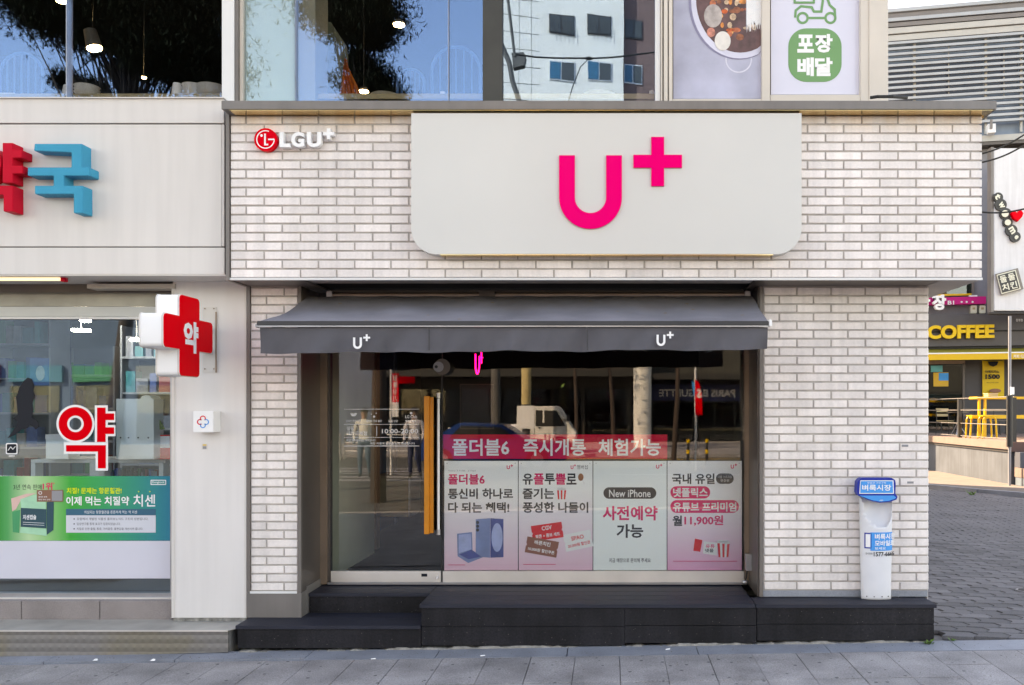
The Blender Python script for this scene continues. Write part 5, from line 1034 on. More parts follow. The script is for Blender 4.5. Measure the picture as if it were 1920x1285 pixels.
# cafe windows
cw_ = thing('cafe_window', CP(1770,815), 'dark cafe window with taped posters behind the railing', 'window')
cbox('pane', 'glass_far', 1700, 1803, CZ(1770,684), CZ(1770,806), .1, .03, cw_); cbox('frame', 'jamb', 1803.5, 1808, CZ(1770,681), CZ(1770,808), .14, .1, cw_); cbox('frame', 'bronze', 1700, 1808, CZ(1770,677), CZ(1770,683), .14, .1, cw_); cbox('backing', 'dark', 1700, 1803, CZ(1770,684), CZ(1770,806), .04, .03, cw_)
cbox('low_screen', mat('frosted_grey_glass',(.20,.24,.23),.3,var=.2), 1700, 1800, CZ(1770,739), CZ(1770,752), .06, .01, cw_)
ye = mat('amber_print',(.62,.36,.03),.5,var=.05)
for a, b_, c_, d_, m in ((1744,1766,686,698,mat('teal_print2',(.05,.38,.42),.5,var=.3,vs=2)),(1749,1777,699,725,ye),(1759,1777,700,714,'blue')):
    cbox('taped_print', m, a, b_, CZ(1770,c_), CZ(1770,d_), .135 if m != 'blue' else .14, .01, cw_)
yp_ = thing('yellow_poster', CP(1861,745), 'tall yellow price poster on the charcoal cafe wall', 'poster')
cbox('sheet', mat('poster_yellow',(.72,.47,.01),.5,var=.04), 1841, 1881.5, CZ(1861,677), CZ(1861,748), .1, .04, yp_); Yz = CF(1861,.16)
MB().prism(ppoly([(1852,678),(1872,678),(1869,685),(1862,688),(1855,685)],Yz), Yz-.01, Yz).build('emblem', 'blackp', yp_)
ptext('아메리카노', 1847, 1874, 694.5, 700, Yz, 'blackp', yp_, bold=.03); ptext('1500', 1847.5, 1875, 702, 711, Yz, 'blackp', yp_, bold=.045); ptext('테이크아웃 한정', 1850, 1872, 716.5, 719, Yz, 'blackp', yp_, bold=0)
MB().prism(pell(1866,733,11,4,Yz,16), Yz-.01, Yz).build('cake_picture', mat('cake_brown',(.25,.09,.05),.5,var=.3), yp_)
# deck, wall, pavement strip, kerb
zk = -.33; XD = 10.05; zde = H-.79
cdk = thing('cafe_deck', (11, 24, zde-.2), 'raised cafe deck with pinkish timber edge above a concrete wall', 'deck')
pk_ = mat('pinkish_deck_timber',(.20,.14,.12),.7,var=.12,vs=3); nb = 12
for k in range(nb): y0 = 22.0+k*.75; box('plank', pk_, XD-.05, 20, y0+.004, y0+.746, zde-.05, zde, cdk)
box('edge_board', pk_, XD-.07, XD-.051, 22.0, 31, zde-.19, zde-.002, cdk); box('shadow_board', 'joint', XD-.03, XD-.01, 22.05, 31, zde-.26, zde-.051, cdk)
box('edge_board', mat('red_brown_board',(.10,.045,.04),.6,var=.15), XD-.07, 20, 21.96, 21.995, zde-.24, zde-.002, cdk)
rw = thing('retaining_wall', (XD+.1, 26, zk), 'sunlit pale concrete wall under the cafe deck', 'wall')
box('wall', mat('pale_concrete',(.082,.098,.122),.85,var=.22,vs=1.5,bump=.2,streak=.16), XD, XD+.2, 22.1, 31, zk-.2, zde-.261, rw)
box('lower_step', mat('navy_riser',(.05,.06,.085),.6), XD+.02, 20, 21.6, 21.9, zde-.62, zde-.242, rw); box('lower_step', pk_, XD+.02, 20, 21.3, 21.9, zde-.86, zde-.625, rw); box('lower_step', mat('blue_steel_panel',(.12,.17,.22),.35,var=.4,vs=2), XD+.02, 20, 21.35, 21.85, zk-.1, zde-.87, rw)
ps2 = setting('cafe_pavement', (9.3, 24, zk)); lp2 = mat('light_pavement',(.155,.13,.115),.85,var=.15,grain=.1)
kp = [(6.3,31),(6.9,27),(7.6,24),(8.1,22),(8.6,20.3),(9.3,18.8),(10.2,17.6),(12,16.6),(16,16)]; pol = kp+[(30,16),(30,21.5),(XD,21.5),(XD,32),(6.3,32)]
MB().add([(a,b_,gz(8,b_)+.07) for a, b_ in pol], [tuple(range(len(pol)))]).build('surface', lp2, ps2)
for (a, b_), (c_, d_) in zip(kp, kp[1:]):
    dv = Vector((c_-a, d_-b_, 0)); nn_ = Vector((dv.y, -dv.x, 0)).normalized()*-.15 if False else Vector((dv.y,-dv.x,0)).normalized()*.16
    A, B_ = Vector((a,b_,gz(8,b_))), Vector((c_,d_,gz(8,d_))); e = dv.normalized()*.01
    p = []
    for h in (-.1, .085): p += [A+e+Vector((0,0,h)), B_-e+Vector((0,0,h)), B_-e+nn_+Vector((0,0,h)), A+e+nn_+Vector((0,0,h))]
    MB().hexa(p).build('kerb_stone', 'gutter', ps2)
# railing
rl = thing('deck_railing', (XD+.1, 24, zde), 'black post railing with thin steel rails round the cafe deck', 'railing')
pts = [(XD+.12, 29.0), (XD+.12, 25.6), (XD+.10, 22.12)]
for a, b_ in pts: box('post', 'blackm', a-.05, a+.05, b_-.05, b_+.05, zde+.001, zde+1.12, rl)
for h in (1.14, .80, .42, .06):
    MB().tube([(XD+.12, 31, zde+h), (XD+.12, 22.12, zde+h)], .012).build('rail', 'cap', rl)
pl = thing('light_pole', (XD-.02, 21.9, zk), 'slim pale grey pole standing at the corner of the cafe deck', 'pole'); MB().cyl(P(1893,915,21.7), P(1893.5,593,21.7), .036, n=12).build('shaft', mat('pole_grey',(.26,.26,.28),.5), pl, smooth=True); MB().cyl(P(1893,838,21.7), P(1893,742,21.7), .075, n=12).build('sleeve', 'blackm', pl, smooth=True)
box('small_box', 'whitel', X(1896,21.6), X(1902,21.6), 21.6, 21.7, Z(740,21.6), Z(726,21.6), pl)
# yellow tables and stools
def stool(px, Y, lab):
    x = X(px, Y); t = thing('yellow_stool', (x, Y, zde), lab, 'stool', 'yellow metal stools on the cafe deck'); hs = .60
    for dy in (-.16, .16):
        MB().tube([(x-.20,Y+dy,zde+.012),(x-.17,Y+dy,zde+hs-.06),(x-.12,Y+dy,zde+hs),(x+.12,Y+dy,zde+hs),(x+.17,Y+dy,zde+hs-.06),(x+.20,Y+dy,zde+.012)], .026, 8).build('leg', 'yellow', t, smooth=True)
        for s_ in (-.2,.2): MB().cyl((x+s_,Y+dy,zde+.001),(x+s_,Y+dy,zde+.012),.026,n=8).build('rubber_foot','rubber',t)
    box('seat', 'yellow', x-.19, x+.19, Y-.17, Y+.17, zde+hs+.02, zde+hs+.05, t, .01)
stool(1828, 25.2, 'yellow metal stool nearest the brick wall on the cafe deck'); stool(1851, 24.6, 'yellow metal stool between its twin and the grey pole')
tb_ = thing('yellow_bar_table', (X(1880,25.6), 25.6, zde), 'long yellow bar table with bench rail on the cafe deck', 'table'); x0, x1 = X(1827,25.6), X(2080,25.6)
box('top', 'yellow', x0, x1, 25.4, 26.0, zde+1.12, zde+1.19, tb_, .008); box('bench_rail', 'yellow', X(1820,25.0), x1, 24.9, 25.1, zde+.56, zde+.66, tb_, .008)
for px in (1836, 1847, 1990): box('leg', 'yellow', X(px,25.5)-.03, X(px,25.5)+.03, 25.47, 25.53, zde+.001, zde+1.119, tb_)
bxs = thing('brown_carton', P(1862,742,25.7), 'small brown boxes lying on the yellow bar table', 'box'); z_ = zde+1.191; box('body', 'wood', X(1850,25.7), X(1868,25.7), 25.6, 25.9, z_, z_+.09, bxs); box('lid', 'frame', X(1849,25.7), X(1869,25.7), 25.59, 25.91, z_+.091, z_+.10, bxs)
def cchair(px, Y, lab, m='blackm', sm='wood'):
    x = X(px, Y); t = thing('cafe_chair', (x, Y, zde), lab, 'chair', 'dark cafe chairs on the deck')
    box('seat', sm, x-.2, x+.2, Y-.2, Y+.2, zde+.44, zde+.47, t)
    for a in (-.19,.19):
        MB().tube([(x+a*1.1,Y-.22,zde+.01),(x+a,Y-.18,zde+.44)], .014).build('leg', m, t); MB().tube([(x+a*1.1,Y+.24,zde+.01),(x+a,Y+.2,zde+.44),(x+a,Y+.26,zde+.86)], .014).build('leg', m, t)
    box('back_slat', sm, x-.2, x+.2, Y+.24, Y+.26, zde+.74, zde+.86, t); box('back_slat', sm, x-.2, x+.2, Y+.23, Y+.25, zde+.60, zde+.68, t)
cchair(1772, 28.2, 'black framed chair with wooden slats left on the deck'); cchair(1822, 28.6, 'dark chair behind the left yellow stool', 'blackm', 'jamb'); cchair(1858, 28.2, 'dark chair behind the yellow bar table', 'blackm', 'jamb'); cchair(1880, 28.9, 'dark brown chair right by the grey pole', 'blackm', 'jamb')
tr = thing('round_cafe_table', (X(1796,27.6), 27.6, zde), 'small cafe table on thin splayed steel legs', 'table'); xx = X(1796,27.6); MB().cyl((xx,27.6,zde+.72),(xx,27.6,zde+.75),.33,n=20).build('top', 'jamb', tr)
for a in (0,2.1,4.2): MB().tube([(xx,27.6,zde+.719),(xx+.04*math.cos(a),27.6+.04*math.sin(a),zde+.35),(xx+.26*math.cos(a),27.6+.26*math.sin(a),zde+.01)], .014).build('leg', 'steelp', tr)
for k, (a, b_, c_, d_, lab) in enumerate(((1836,290,1925,250,'upper black cable sloping up from the fascia edge'),(1836,306,1925,270,'second black cable below the upper one at the fascia edge'),(1830,397,1925,391,'nearly level thin cable crossing the tall white sign board'))):
    A, B_ = P(a,b_,16), P(c_,d_,16); pts = [A.lerp(B_, t/8)+Vector((0,0,-.05*math.sin(math.pi*t/8))) for t in range(9)]; tag(MB().tube(pts, .016, 5).build('cable', 'rubber'), lab, 'cable', 'cables beside the fascia')
dc_ = thing('drain_cap', P(1917,1110,7.9), 'round grey drain cap set in the alley paving', 'drain cap'); q = P(1920,1110,7.95); q.z = gz(q.x,q.y)
MB().cyl(q, q+Vector((0,0,.012)), .07, n=20).build('rim', 'steelp', dc_); MB().cyl(q+Vector((0,0,.0121)), q+Vector((0,0,.016)), .05, n=16).build('lid', 'joint', dc_)

# ================================================================ the street behind the camera, seen in the glass
def RP(px, py, Yv, Yg=YG): v = P(px, py, Yv); return Vector((v.x, 2*Yg-Yv, v.z))
def rbox(name, m, px0, px1, py0, py1, Yv, d, parent, Yg=YG, bevel=0.):
    a, b_ = RP(px0,py1,Yv,Yg), RP(px1,py0,Yv,Yg); return box(name, m, a.x, b_.x, a.y-d, a.y, a.z, b_.z, parent, bevel)
osw = box('far_sidewalk', 'slab', -60, 60, -60, -20.0, -.14, -.02); tag(osw, kind='structure')
mk = setting('road_markings', (0,-8,-.136))
for k in range(5): box('crossing_stripe', 'greyp', -8.5, -4.5, -9.2-k*1.1, -8.75-k*1.1, -.1399, -.136, mk)
for k in range(6): box('lane_line', 'whitep', -30+k*10, -26+k*10, -11.1, -10.95, -.1399, -.136, mk)
box('lane_line', 'yellow', -3.6, 40, -18.9, -18.75, -.1399, -.136, mk)
# opposite low building with shop fronts
ob = thing('opposite_shops', (0, -34, 0), 'long dark shop building mirrored in the window across the street', 'building'); dkb = mat('dark_brown_render',(.035,.03,.026),.8,var=.3,vs=.5)
box('wall', dkb, -12, 2.0, -46, -32.5, -.1, 9.0, ob); box('wall', mat('dim_olive_render',(.05,.05,.043),.8,var=.3,vs=.5), 2.01, 30, -46, -34.2, -.1, 7.0, ob); box('canopy', 'dark', -12, 2.0, -32.4, -30.5, 3.4, 3.7, ob); box('canopy', 'dark', 2.2, 30, -34.1, -32.0, 3.3, 3.6, ob)
nv = mat('navy_signboard',(.015,.025,.11),.5); sgb = box('signboard', nv, 2.1, 8.5, -34.15, -34.0, 2.2, 3.1, ob)
text('PARIS BAGUETTE', (4.7,-33.98,2.62), (-1,0,0), (0,0,1), 4.1, .42, 'whitep', ob, bold=.03)
for k in range(7): box('shop_pane', 'glass_far', 2.4+k*1.1, 3.4+k*1.1, -34.15, -34.1, 0, 2.1, ob)
for k in range(8): box('shop_pane', 'glass_far', -11+k*1.6, -9.6+k*1.6, -32.45, -32.4, 0, 2.8, ob)
# low buildings further left seen in the pharmacy glass
ob2 = thing('left_opposite_building', (-26,-30,0), 'blue grey shop building mirrored in the pharmacy glass', 'building'); box('wall', mat('blue_grey_render',(.09,.13,.20),.8,var=.2,vs=.4), -44, -12.1, -44, -31, -.1, 8.0, ob2)
for k in range(9): box('shop_pane', 'glass_far', -43+k*3.2, -40.5+k*3.2, -30.98, -30.9, .2, 2.9, ob2); box('signboard', random.choice(bms), -43+k*3.2, -40.3+k*3.2, -30.98, -30.8, 3.1, 3.9, ob2)
# white apartment block and brown neighbour, turned about 15 degrees
def AP(px, off=0.): # virtual depth plane for the upper glass
    return (53+off+.26*1.9)/(1-.26*(px-CX)/F)
def abox(name, m, px0, px1, z0, z1, off, th, parent):
    p = []
    for z in (z0, z1):
        for px, o_ in ((px0,off),(px1,off),(px1,off+th),(px0,off+th)):
            Yv = AP(px); v = Vector((X(px,Yv), 2*YU-Yv-o_, z)); p.append(v)
    return MB().hexa(p).build(name, m, parent)
AZ = lambda px, py: Z(py, AP(px))
ap = thing('apartment_block', (-4, -42, 0), 'pale apartment block with rows of windows mirrored in the upstairs glass', 'building')
wap = mat('pale_render',(.90,.85,.78),.8,var=.06,vs=.4,streak=.04); bap = mat('brown_render',(.22,.13,.12),.8,var=.1,vs=.4)
abox('wall', wap, 925, 1170, -.1, 36, 0, 9, ap)
ap2 = thing('brown_block', (2, -42, 0), 'brown rendered block beside the pale apartments mirrored upstairs', 'building'); abox('wall', bap, 1170.3, 1420, -.1, 36, .6, 9, ap2)
for fl in range(-4, 6):
    for (a, b_, own, o_) in ((1030,1078,ap,0),(1101,1147,ap,0),(1172,1205,ap2,.6),(1240,1285,ap2,.6)):
        zt, zb = AZ(a,113)+2.83*fl, AZ(a,150)+2.83*fl; fr = abox('window', 'framew' if fl < 1 else 'jamb', a, b_, zb, zt, o_-.06, .05, own)
        mid = a+(b_-a)*.48
        for k, (c_, d_) in enumerate(((a+1.5,mid-1),(mid+1,b_-1.5))):
            m = mat('blue_pane',(.02,.16,.26),.15) if 'bp' not in M else M['bp']; M['bp'] = m; m2_ = M.setdefault('bp2', mat('dim_pane',(.08,.09,.09),.15))
            abox('pane', m if k == 0 and fl < 1 else m2_, c_, d_, zb+.08, zt-.08, o_-.09, .029, fr)
        if fl >= 1 and own is ap:
            for q in range(6): abox('bar', 'jamb', a+(b_-a)*q/6+1, a+(b_-a)*q/6+1.8, zb, zt-.3, o_-.3, .03, fr)
for k in range(-6, 12): abox('floor_line', 'jamb', 926, 1012, AZ(960,60)+1.0*k, AZ(960,60)+1.0*k+.03, -.01, .008, ap)
for px in (972, 996): abox('floor_line', 'jamb', px, px+.6, 5, 36, -.012, .008, ap)
# utility pole with crossarms and cables
up2 = thing('utility_pole', RP(926,770,30,YU), 'concrete utility pole with braces and cables mirrored upstairs', 'utility pole'); dkm = mat('dark_pole_concrete',(.10,.095,.09),.8)
b0 = RP(926,770,30,YU); MB().cyl((b0.x,b0.y,-.14),(b0.x,b0.y,17),.17,.13,n=12).build('shaft', dkm, up2, smooth=True)
R2 = lambda a, b_: RP(a, b_, 30, YU)
MB().tube([R2(926,-60), R2(950,-20), R2(958,60), R2(964,105)], .055).build('brace', dkm, up2); MB().tube([R2(930,60), R2(954,118), R2(960,150), R2(975,195), R2(982,240)], .10).build('brace', dkm, up2)
MB().prism_ax([(0,0),(.42,.02),(.50,-.15),(.44,-.42),(.05,-.50)], R2(958,98), (1,0,0), (0,0,1), (0,-.3,0)).build('junction_box', dkm, up2)
MB().tube([R2(958,100), R2(1000,106), R2(1060,108.5), R2(1105,109), R2(1160,105), R2(1228,97), R2(1500,60)], .03).build('cable', 'rubber', up2); MB().tube([R2(1105,109), R2(1088,125), R2(1074,160), R2(1065,192), R2(1060,260)], .018).build('cable', 'rubber', up2)
MB().ball(R2(1104,109), .16, .08, .06).build('cable_joint', 'rubber', up2); MB().tube([R2(926,770),R2(926,200)],.01).build('guide_wire','rubber',up2)
# pines
rp_ = random.Random(11)
pin = mat('pine_needles',(.022,.024,.014),1.0,var=.5,vs=2,spec=.02); bark = mat('pine_bark',(.06,.04,.032),.95,var=.3,vs=9)
def pine(base, clumps, lab, r=.75):
    t = thing('pine_tree', base, lab, 'tree'); top = max(c_.z for c_, _ in clumps); b = MB(); bs = Vector(base)
    ax = sum((c_ for c_, _ in clumps), Vector())/len(clumps); trunk = [bs, bs.lerp(Vector((ax.x,ax.y,top*.55)), .6)+Vector((.2,0,0)), Vector((ax.x,ax.y,top*.8))]
    for k in range(2): b.cyl(trunk[k], trunk[k+1], .16-.04*k, .12-.05*k, n=10)
    b.build('trunk', bark, t, smooth=True); br_ = MB(); nd = MB()
    for c_, s_ in clumps:
        a = trunk[1].lerp(trunk[2], rp_.uniform(.1,1)); br_.cyl(a, c_, .022, .008, n=5)
        for k in range(int(1100*s_)):
            d = Vector((rp_.gauss(0,1), rp_.gauss(0,1), rp_.gauss(0,.55)))*.42*r*s_; q = c_+d; v = Vector((rp_.gauss(0,1), rp_.gauss(0,1), rp_.gauss(0.25,.7))).normalized()
            for j in range(3):
                w = (v+Vector((rp_.gauss(0,.5),rp_.gauss(0,.5),rp_.gauss(0,.5)))).normalized(); s2 = w.cross(Vector((0,0,1))).normalized()*.011; nd.add([q-s2, q+s2, q+w*.15], [(0,1,2)])
    br_.build('limbs', bark, t); tag(nd.build('crown', pin, t), kind='stuff')
def clumps(lst, Yv): return [(RP(px,py,Yv+rp_.uniform(-.8,.8),YU), s_) for px, py, s_ in lst]
cl1 = []
for k in range(120):
    px_ = rp_.uniform(60,385); lim = 18+(px_-60)*.42 if px_ < 200 else 80+(px_-200)*.35; cl1.append((px_, rp_.uniform(-170, min(lim, 138)), rp_.uniform(.8,1.3)))
cl1 += [(20,-20,.7),(55,20,.5),(330,60,1),(360,100,.8),(300,120,.7),(400,130,.6),(120,150,.45),(140,160,.5),(180,165,.4),(235,130,.4),(225,150,.25)]
pine((-9.6,-3.4,-.14), clumps(cl1, 16.5), 'large dark pine crown mirrored in the left upstairs window')
cl2 = [(rp_.uniform(600,705), rp_.uniform(-160,55), rp_.uniform(.7,1.1)) for k in range(16)]+[(690,70,.6),(700,45,.5),(665,30,.8),(670,115,.5),(690,135,.7),(700,150,.7),(680,160,.8),(715,170,.6),(735,185,.45)]
pine((-4.6,-3.6,-.14), clumps(cl2, 16.8), 'smaller dark pine mirrored beside the orange cloth upstairs')
# truck
def vehicle(name, label, cat, base, prof, wins, width, m, Lx, wheels, extra=None):
    """prof: side outline (x,z) metres, extruded across the width; faces +x"""
    t = thing(name, base, label, cat); bx_, by, bz = base
    MB().prism([(bx_+a, bz+b_) for a, b_ in prof], by-width/2, by+width/2).build('body', m, t, bevel=.04)
    for w_ in wins:
        for yy in (by+width/2+.002, by-width/2-.012): MB().prism([(bx_+a, bz+b_) for a, b_ in w_], yy, yy+.01).build('side_window', 'dark', t)
    for a in wheels:
        for s_ in (1,-1):
            y0 = by+s_*(width/2-.1); wh = MB().cyl((bx_+a,y0-.11,bz+.34),(bx_+a,y0+.11,bz+.34),.34,n=22).build('wheel', 'rubber', t, smooth=True); MB().cyl((bx_+a,y0+s_*.112,bz+.34),(bx_+a,y0+s_*.13,bz+.34),.2,n=14).build('rim', 'steelp', wh)
    return t
vb = RP(1035,770,35); vb = Vector((vb.x-.6, vb.y, -.14)); wt = mat('truck_white_paint',(.75,.74,.70),.35,var=.03)
tk = vehicle('small_truck', 'small white pickup truck with open bed mirrored above the crimson banner', 'truck', tuple(vb), [(-.25,.45),(1.55,.45),(1.58,.95),(1.42,1.12),(.95,1.88),(.8,1.98),(-.15,1.98),(-.25,1.85)], [[(.0,1.2),(1.18,1.2),(.82,1.8),(.0,1.82)]], 1.6, wt, 0, (.95,-2.3))
box('load_bed', wt, vb.x-3.4, vb.x-.32, vb.y-.78, vb.y+.78, .45, .58, tk); 
for s_ in (-1,1): box('bed_side', wt, vb.x-3.4, vb.x-.32, vb.y+s_*.8-.02, vb.y+s_*.8+.02, .581, 1.0, tk)
MB().tube([(vb.x-.35,vb.y+.7,.6),(vb.x-.35,vb.y+.7,1.9),(vb.x-.35,vb.y-.7,1.9),(vb.x-.35,vb.y-.7,.6)], .03).build('rack', wt, tk); box('door_handle', 'blackp', vb.x+.1, vb.x+.22, vb.y+.80, vb.y+.83, .98, 1.02, tk)
box('window_post', wt, vb.x+.28, vb.x+.35, vb.y+.815, vb.y+.825, 1.2, 1.8, tk)
MB().prism([(vb.x+1.30,.62),(vb.x+1.56,.62),(vb.x+1.55,.85),(vb.x+1.36,.88)], vb.y+.802, vb.y+.82).build('headlight', 'whitel', tk); box('bumper', 'greyp', vb.x+1.2, vb.x+1.64, vb.y-.8, vb.y+.83, .33, .47, tk, .02)
MB().prism([(vb.x+1.22,1.25),(vb.x+1.34,1.25),(vb.x+1.34,1.50),(vb.x+1.22,1.50)], vb.y+.85, vb.y+.95).build('mirror', 'blackp', tk); box('door_seam', 'blackp', vb.x-.06, vb.x-.045, vb.y+.801, vb.y+.812, .5, 1.85, tk); box('door_seam', 'blackp', vb.x+1.2, vb.x+1.215, vb.y+.801, vb.y+.812, .5, 1.15, tk)
MB().ring(vb.x+.95, .2, .46, .38, vb.y+.801, vb.y+.83, 28).build('wheel_arch', 'blackp', tk)
rl_ = thing('pipe_load', (vb.x-2,vb.y,.6), 'white rolls loaded on the bed of the white truck', 'load')
for k in range(6): MB().cyl((vb.x-3.3,vb.y+.6-.22*k,.75+.18*(k%2)),(vb.x-.7,vb.y+.6-.22*k,.85+.18*(k%2)),.1,n=10).build('roll', 'whitel', rl_)
vb2 = RP(960,770,27); cbx = mat('navy_car_paint',(.01,.05,.20),.2,var=.02)
car = vehicle('parked_car', 'dark blue car mirrored in front of the white truck', 'car', (vb2.x-.6, vb2.y, -.14), [(-2.2,.3),(2.3,.3),(2.35,.62),(2.1,.8),(1.1,.95),(.45,1.38),(-.9,1.44),(-1.6,1.02),(-2.2,.92)], [[(-1.2,.98),(.85,.98),(.35,1.31),(-.8,1.36)]], 1.75, cbx, 0, (1.45,-1.4))
# street furniture in the mirror
t = thing('banded_column', RP(1205,850,40), 'round white banded column mirrored right of the truck', 'column'); q = RP(1205,770,40)
for k in range(7): MB().cyl((q.x,q.y,-.02+k*.9),(q.x,q.y,.87+k*.9),.40,n=20).build('drum', wt, t, smooth=True)
t = thing('papered_pole', RP(986,850,33), 'pole wrapped in yellowed paper mirrored behind the truck', 'pole'); q = RP(986,770,33); MB().cyl((q.x,q.y,-.1),(q.x,q.y,9),.15,n=12).build('shaft', dkm, t); MB().cyl((q.x,q.y,1.9),(q.x,q.y,3.6),.18,n=14).build('paper_wrap', mat('yellowed_paper',(.58,.45,.22),.8,var=.2,vs=3), t); box('notice', 'whitel', q.x-.32, q.x+.32, q.y+.2, q.y+.22, 1.0, 1.85, t)
def slim(px0, py0, px1, py1, Yv, r, lab, m='bronze'):
    t = thing('slim_tree', RP(px0,py0,Yv), lab, 'tree'); a = RP(px0,py0,Yv); a.z = -.1; c_ = RP(px1,py1,Yv); mid = a.lerp(c_,.5)+Vector((.06,0,0)); MB().cyl(a,mid,r,r*.85,n=8).cyl(mid,c_,r*.85,r*.6,n=8).build('trunk', bark, t, smooth=True)
    nd = MB()
    for k in range(420):
        q = c_+Vector((rp_.gauss(0,.9),rp_.gauss(0,.7),rp_.gauss(.9,.6))); v = Vector((rp_.gauss(0,1),rp_.gauss(0,1),rp_.gauss(0,1))).normalized()*.13; w = v.cross(Vector((rp_.random(),rp_.random(),1))).normalized()*.06; nd.add([q-v,q+w,q+v,q-w],[(0,1,2,3)])
    tag(nd.build('crown', 'leaf', t), kind='stuff')
slim(1262,850,1272,640,30,.09,'slim leaning street tree mirrored near the red feather flag'); slim(1152,850,1138,640,36,.10,'street tree mirrored right of the truck cab'); slim(1080,850,1074,640,38,.09,'thin street tree mirrored behind the truck nose')
t = thing('feather_flag', RP(1304,860,26), 'red vertical flag with white characters mirrored at the right', 'flag'); q = RP(1304,770,26); MB().cyl((q.x,q.y,-.1),(q.x,q.y,3.3),.035,n=10).build('mast', 'framew', t); a = RP(1303,712,26); c_ = RP(1315,778,26)
MB().prism([(a.x,a.z),(a.x+.12,a.z-.1),(c_.x,a.z-.4),(c_.x+.02,c_.z),(a.x,c_.z)], q.y+.04, q.y+.05).build('cloth', 'red', t); text('S', ((a.x+c_.x)/2+.02, q.y+.052, a.z-.42), (-1,0,0), (0,0,1), .14, .26, 'whitep', t, bold=.03)
MB().prism([(a.x-.1,a.z-.05),(a.x-.01,a.z-.1),(a.x-.01,a.z-.5),(a.x-.05,a.z-.45)], q.y+.02, q.y+.03).build('blue_edge', 'blue', t)
t = thing('hanging_banner', RP(741,765,24), 'red hanging banner with white characters mirrored in the door glass', 'banner'); a = RP(735,700,24); c_ = RP(747.5,782,24); MB().cyl((a.x-.03,a.y,-.1),(a.x-.03,a.y,4),.03,n=8).build('mast', 'framew', t); box('cloth', 'red', a.x, c_.x, a.y, a.y+.01, RP(741,754,24).z, a.z, t); box('white_part', 'whitel', a.x, c_.x, a.y, a.y+.01, c_.z, RP(741,754,24).z-.002, t)
for k, ch in enumerate('임플심기'): text(ch, ((a.x+c_.x)/2, a.y+.012, a.z-.12-.19*k), (-1,0,0), (0,0,1), .12, .14, 'whitep', t, bold=.03)
box('cross_cloth', 'red', a.x+.2, a.x+.62, a.y, a.y+.01, RP(741,719,24).z, RP(741,706,24).z, t)
for k in range(5):
    x0 = -12+k*2.45
    t = thing('guard_rail', (x0,-2.3,-.02), 'dark street guard rail section with thin bars mirrored in the %s' % ('pharmacy glass far left','pharmacy glass','door glass','door glass right side','window above the banner')[k], 'railing', 'guard rail sections along the kerb')
    x1 = x0+2.3
    if k == 4: x1 = x0+.2
    for x in (x0, x1): MB().cyl((x,-17.8,-.14),(x,-17.8,.85),.035,n=8).build('post', 'steelp', t)
    for z in (.78,.5,.2): MB().cyl((x0,-17.8,z),(x1,-17.8,z),.022,n=8).build('rail', 'framew', t)
for k, px in enumerate((1290, 1325)):
    q = RP(px,850,29); t = thing('marker_post', (q.x,q.y,-.02), ('orange banded marker post mirrored left','orange banded marker post mirrored right')[k]+' of the flag mast', 'bollard'); MB().cyl((q.x,q.y,-.14),(q.x,q.y,.75),.045,n=10).build('shaft', 'blackm', t)
    for z in (.25,.6): MB().cyl((q.x,q.y,z),(q.x,q.y,z+.12),.06,n=10).build('band', 'yellow', t)
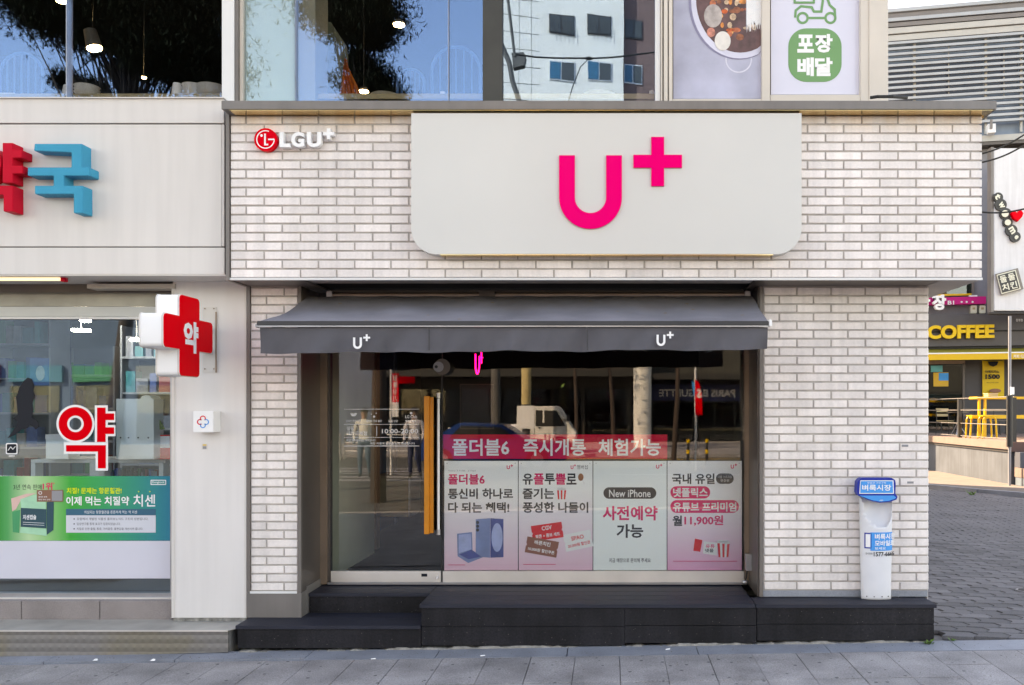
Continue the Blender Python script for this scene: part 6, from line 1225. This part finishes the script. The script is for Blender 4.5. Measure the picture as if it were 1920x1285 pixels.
# people mirrored in the door
def person(x, y, lab, top, bot, skin=(.40,.25,.18), lean=0.):
    t = thing('person', (x,y,-.02), lab, 'person'); z0 = -.02
    J = {'hip':(0,0,.92),'chest':(0,0,1.30),'neck':(0,0,1.46),'head':(0,.0,1.62),'crown':(0,0,1.70),'lk':(-.10,.03,.50),'la':(-.11,0,.08),'lt':(-.11,.13,.04),'rk':(.10,.05,.50),'ra':(.13,-.05,.08),'rt':(.13,.08,.04),'lh':(-.09,0,.88),'rh':(.09,0,.88),
         'ls':(-.18,0,1.40),'le':(-.25,.0,1.14),'lw':(-.23,.10,.92),'lf':(-.22,.13,.84),'rs':(.18,0,1.40),'re':(.25,.02,1.14),'rw':(.22,.14,.95),'rf':(.21,.18,.88)}
    Rr = {'hip':.13,'chest':.145,'neck':.055,'head':.095,'crown':.06,'lk':.065,'la':.045,'lt':.035,'rk':.065,'ra':.045,'rt':.035,'lh':.10,'rh':.10,'ls':.065,'le':.045,'lw':.032,'lf':.035,'rs':.065,'re':.045,'rw':.032,'rf':.035}
    E_ = [('hip','chest'),('chest','neck'),('neck','head'),('head','crown'),('hip','lh'),('lh','lk'),('lk','la'),('la','lt'),('hip','rh'),('rh','rk'),('rk','ra'),('ra','rt'),('chest','ls'),('ls','le'),('le','lw'),('lw','lf'),('chest','rs'),('rs','re'),('re','rw'),('rw','rf')]
    ks = list(J); me = bpy.data.meshes.new('body'); me.from_pydata([J[k] for k in ks], [(ks.index(a), ks.index(b_)) for a, b_ in E_], [])
    o = bpy.data.objects.new('body', me); COL.objects.link(o); WL[o.name] = Vector((x,y,z0)); o.parent = t; o.location = (0,0,0)
    sk_ = o.modifiers.new('skin','SKIN'); 
    for i, k in enumerate(ks): me.skin_vertices[0].data[i].radius = (Rr[k], Rr[k]*(.75 if k in ('hip','chest') else 1)); me.skin_vertices[0].data[i].use_root = (k == 'hip')
    o.modifiers.new('sub','SUBSURF').levels = 2; o.modifiers['sub'].render_levels = 2
    m = bpy.data.materials.new('clothed_body'); m.use_nodes = True; nt = m.node_tree; g_ = node(nt,'ShaderNodeTexCoord'); s_ = node(nt,'ShaderNodeSeparateXYZ'); nt.links.new(g_.outputs['Object'], s_.inputs[0])
    r_ = node(nt,'ShaderNodeValToRGB'); r_.color_ramp.interpolation = 'CONSTANT'; e = r_.color_ramp.elements; mr = node(nt,'ShaderNodeMapRange'); mr.inputs[2].default_value = 1.8; nt.links.new(s_.outputs[2], mr.inputs[0]); nt.links.new(mr.outputs[0], r_.inputs[0])
    cs_ = [(0,(.03,.03,.03)),(.06,bot),(.53,top),(.81,skin)]
    while len(e) < 4: e.new(.5)
    for k, (p_, c__) in enumerate(cs_): e[k].position = p_; e[k].color = (*c__,1)
    nt.links.new(r_.outputs[0], nt.nodes['Principled BSDF'].inputs['Base Color']); me.materials.append(m)
    MB().ball((x,y-.015,z0+1.69), .098,.108,.085,n=16,m=10).build('hair', 'blackm', t, smooth=True)
    MB().cyl((x,y+.095,z0+1.60),(x,y+.12,z0+1.59),.016,.01,n=8).build('nose', mat('skin_tone',skin,.6), t); 
    for s_ in (-.035,.035): MB().ball((x+s_,y+.088,z0+1.63),.011,.008,.009,n=8,m=6).build('eye', 'blackm', t)
q1, q2 = RP(683,800,22), RP(777,800,22)
person(q1.x, q1.y, 'person in pale shirt and blue trousers mirrored at the left of the door', (.62,.64,.62), (.08,.14,.20)); person(q2.x, q2.y, 'person in white top and dark trousers mirrored beside the orange handle', (.72,.70,.74), (.03,.04,.09))
set_lettering()
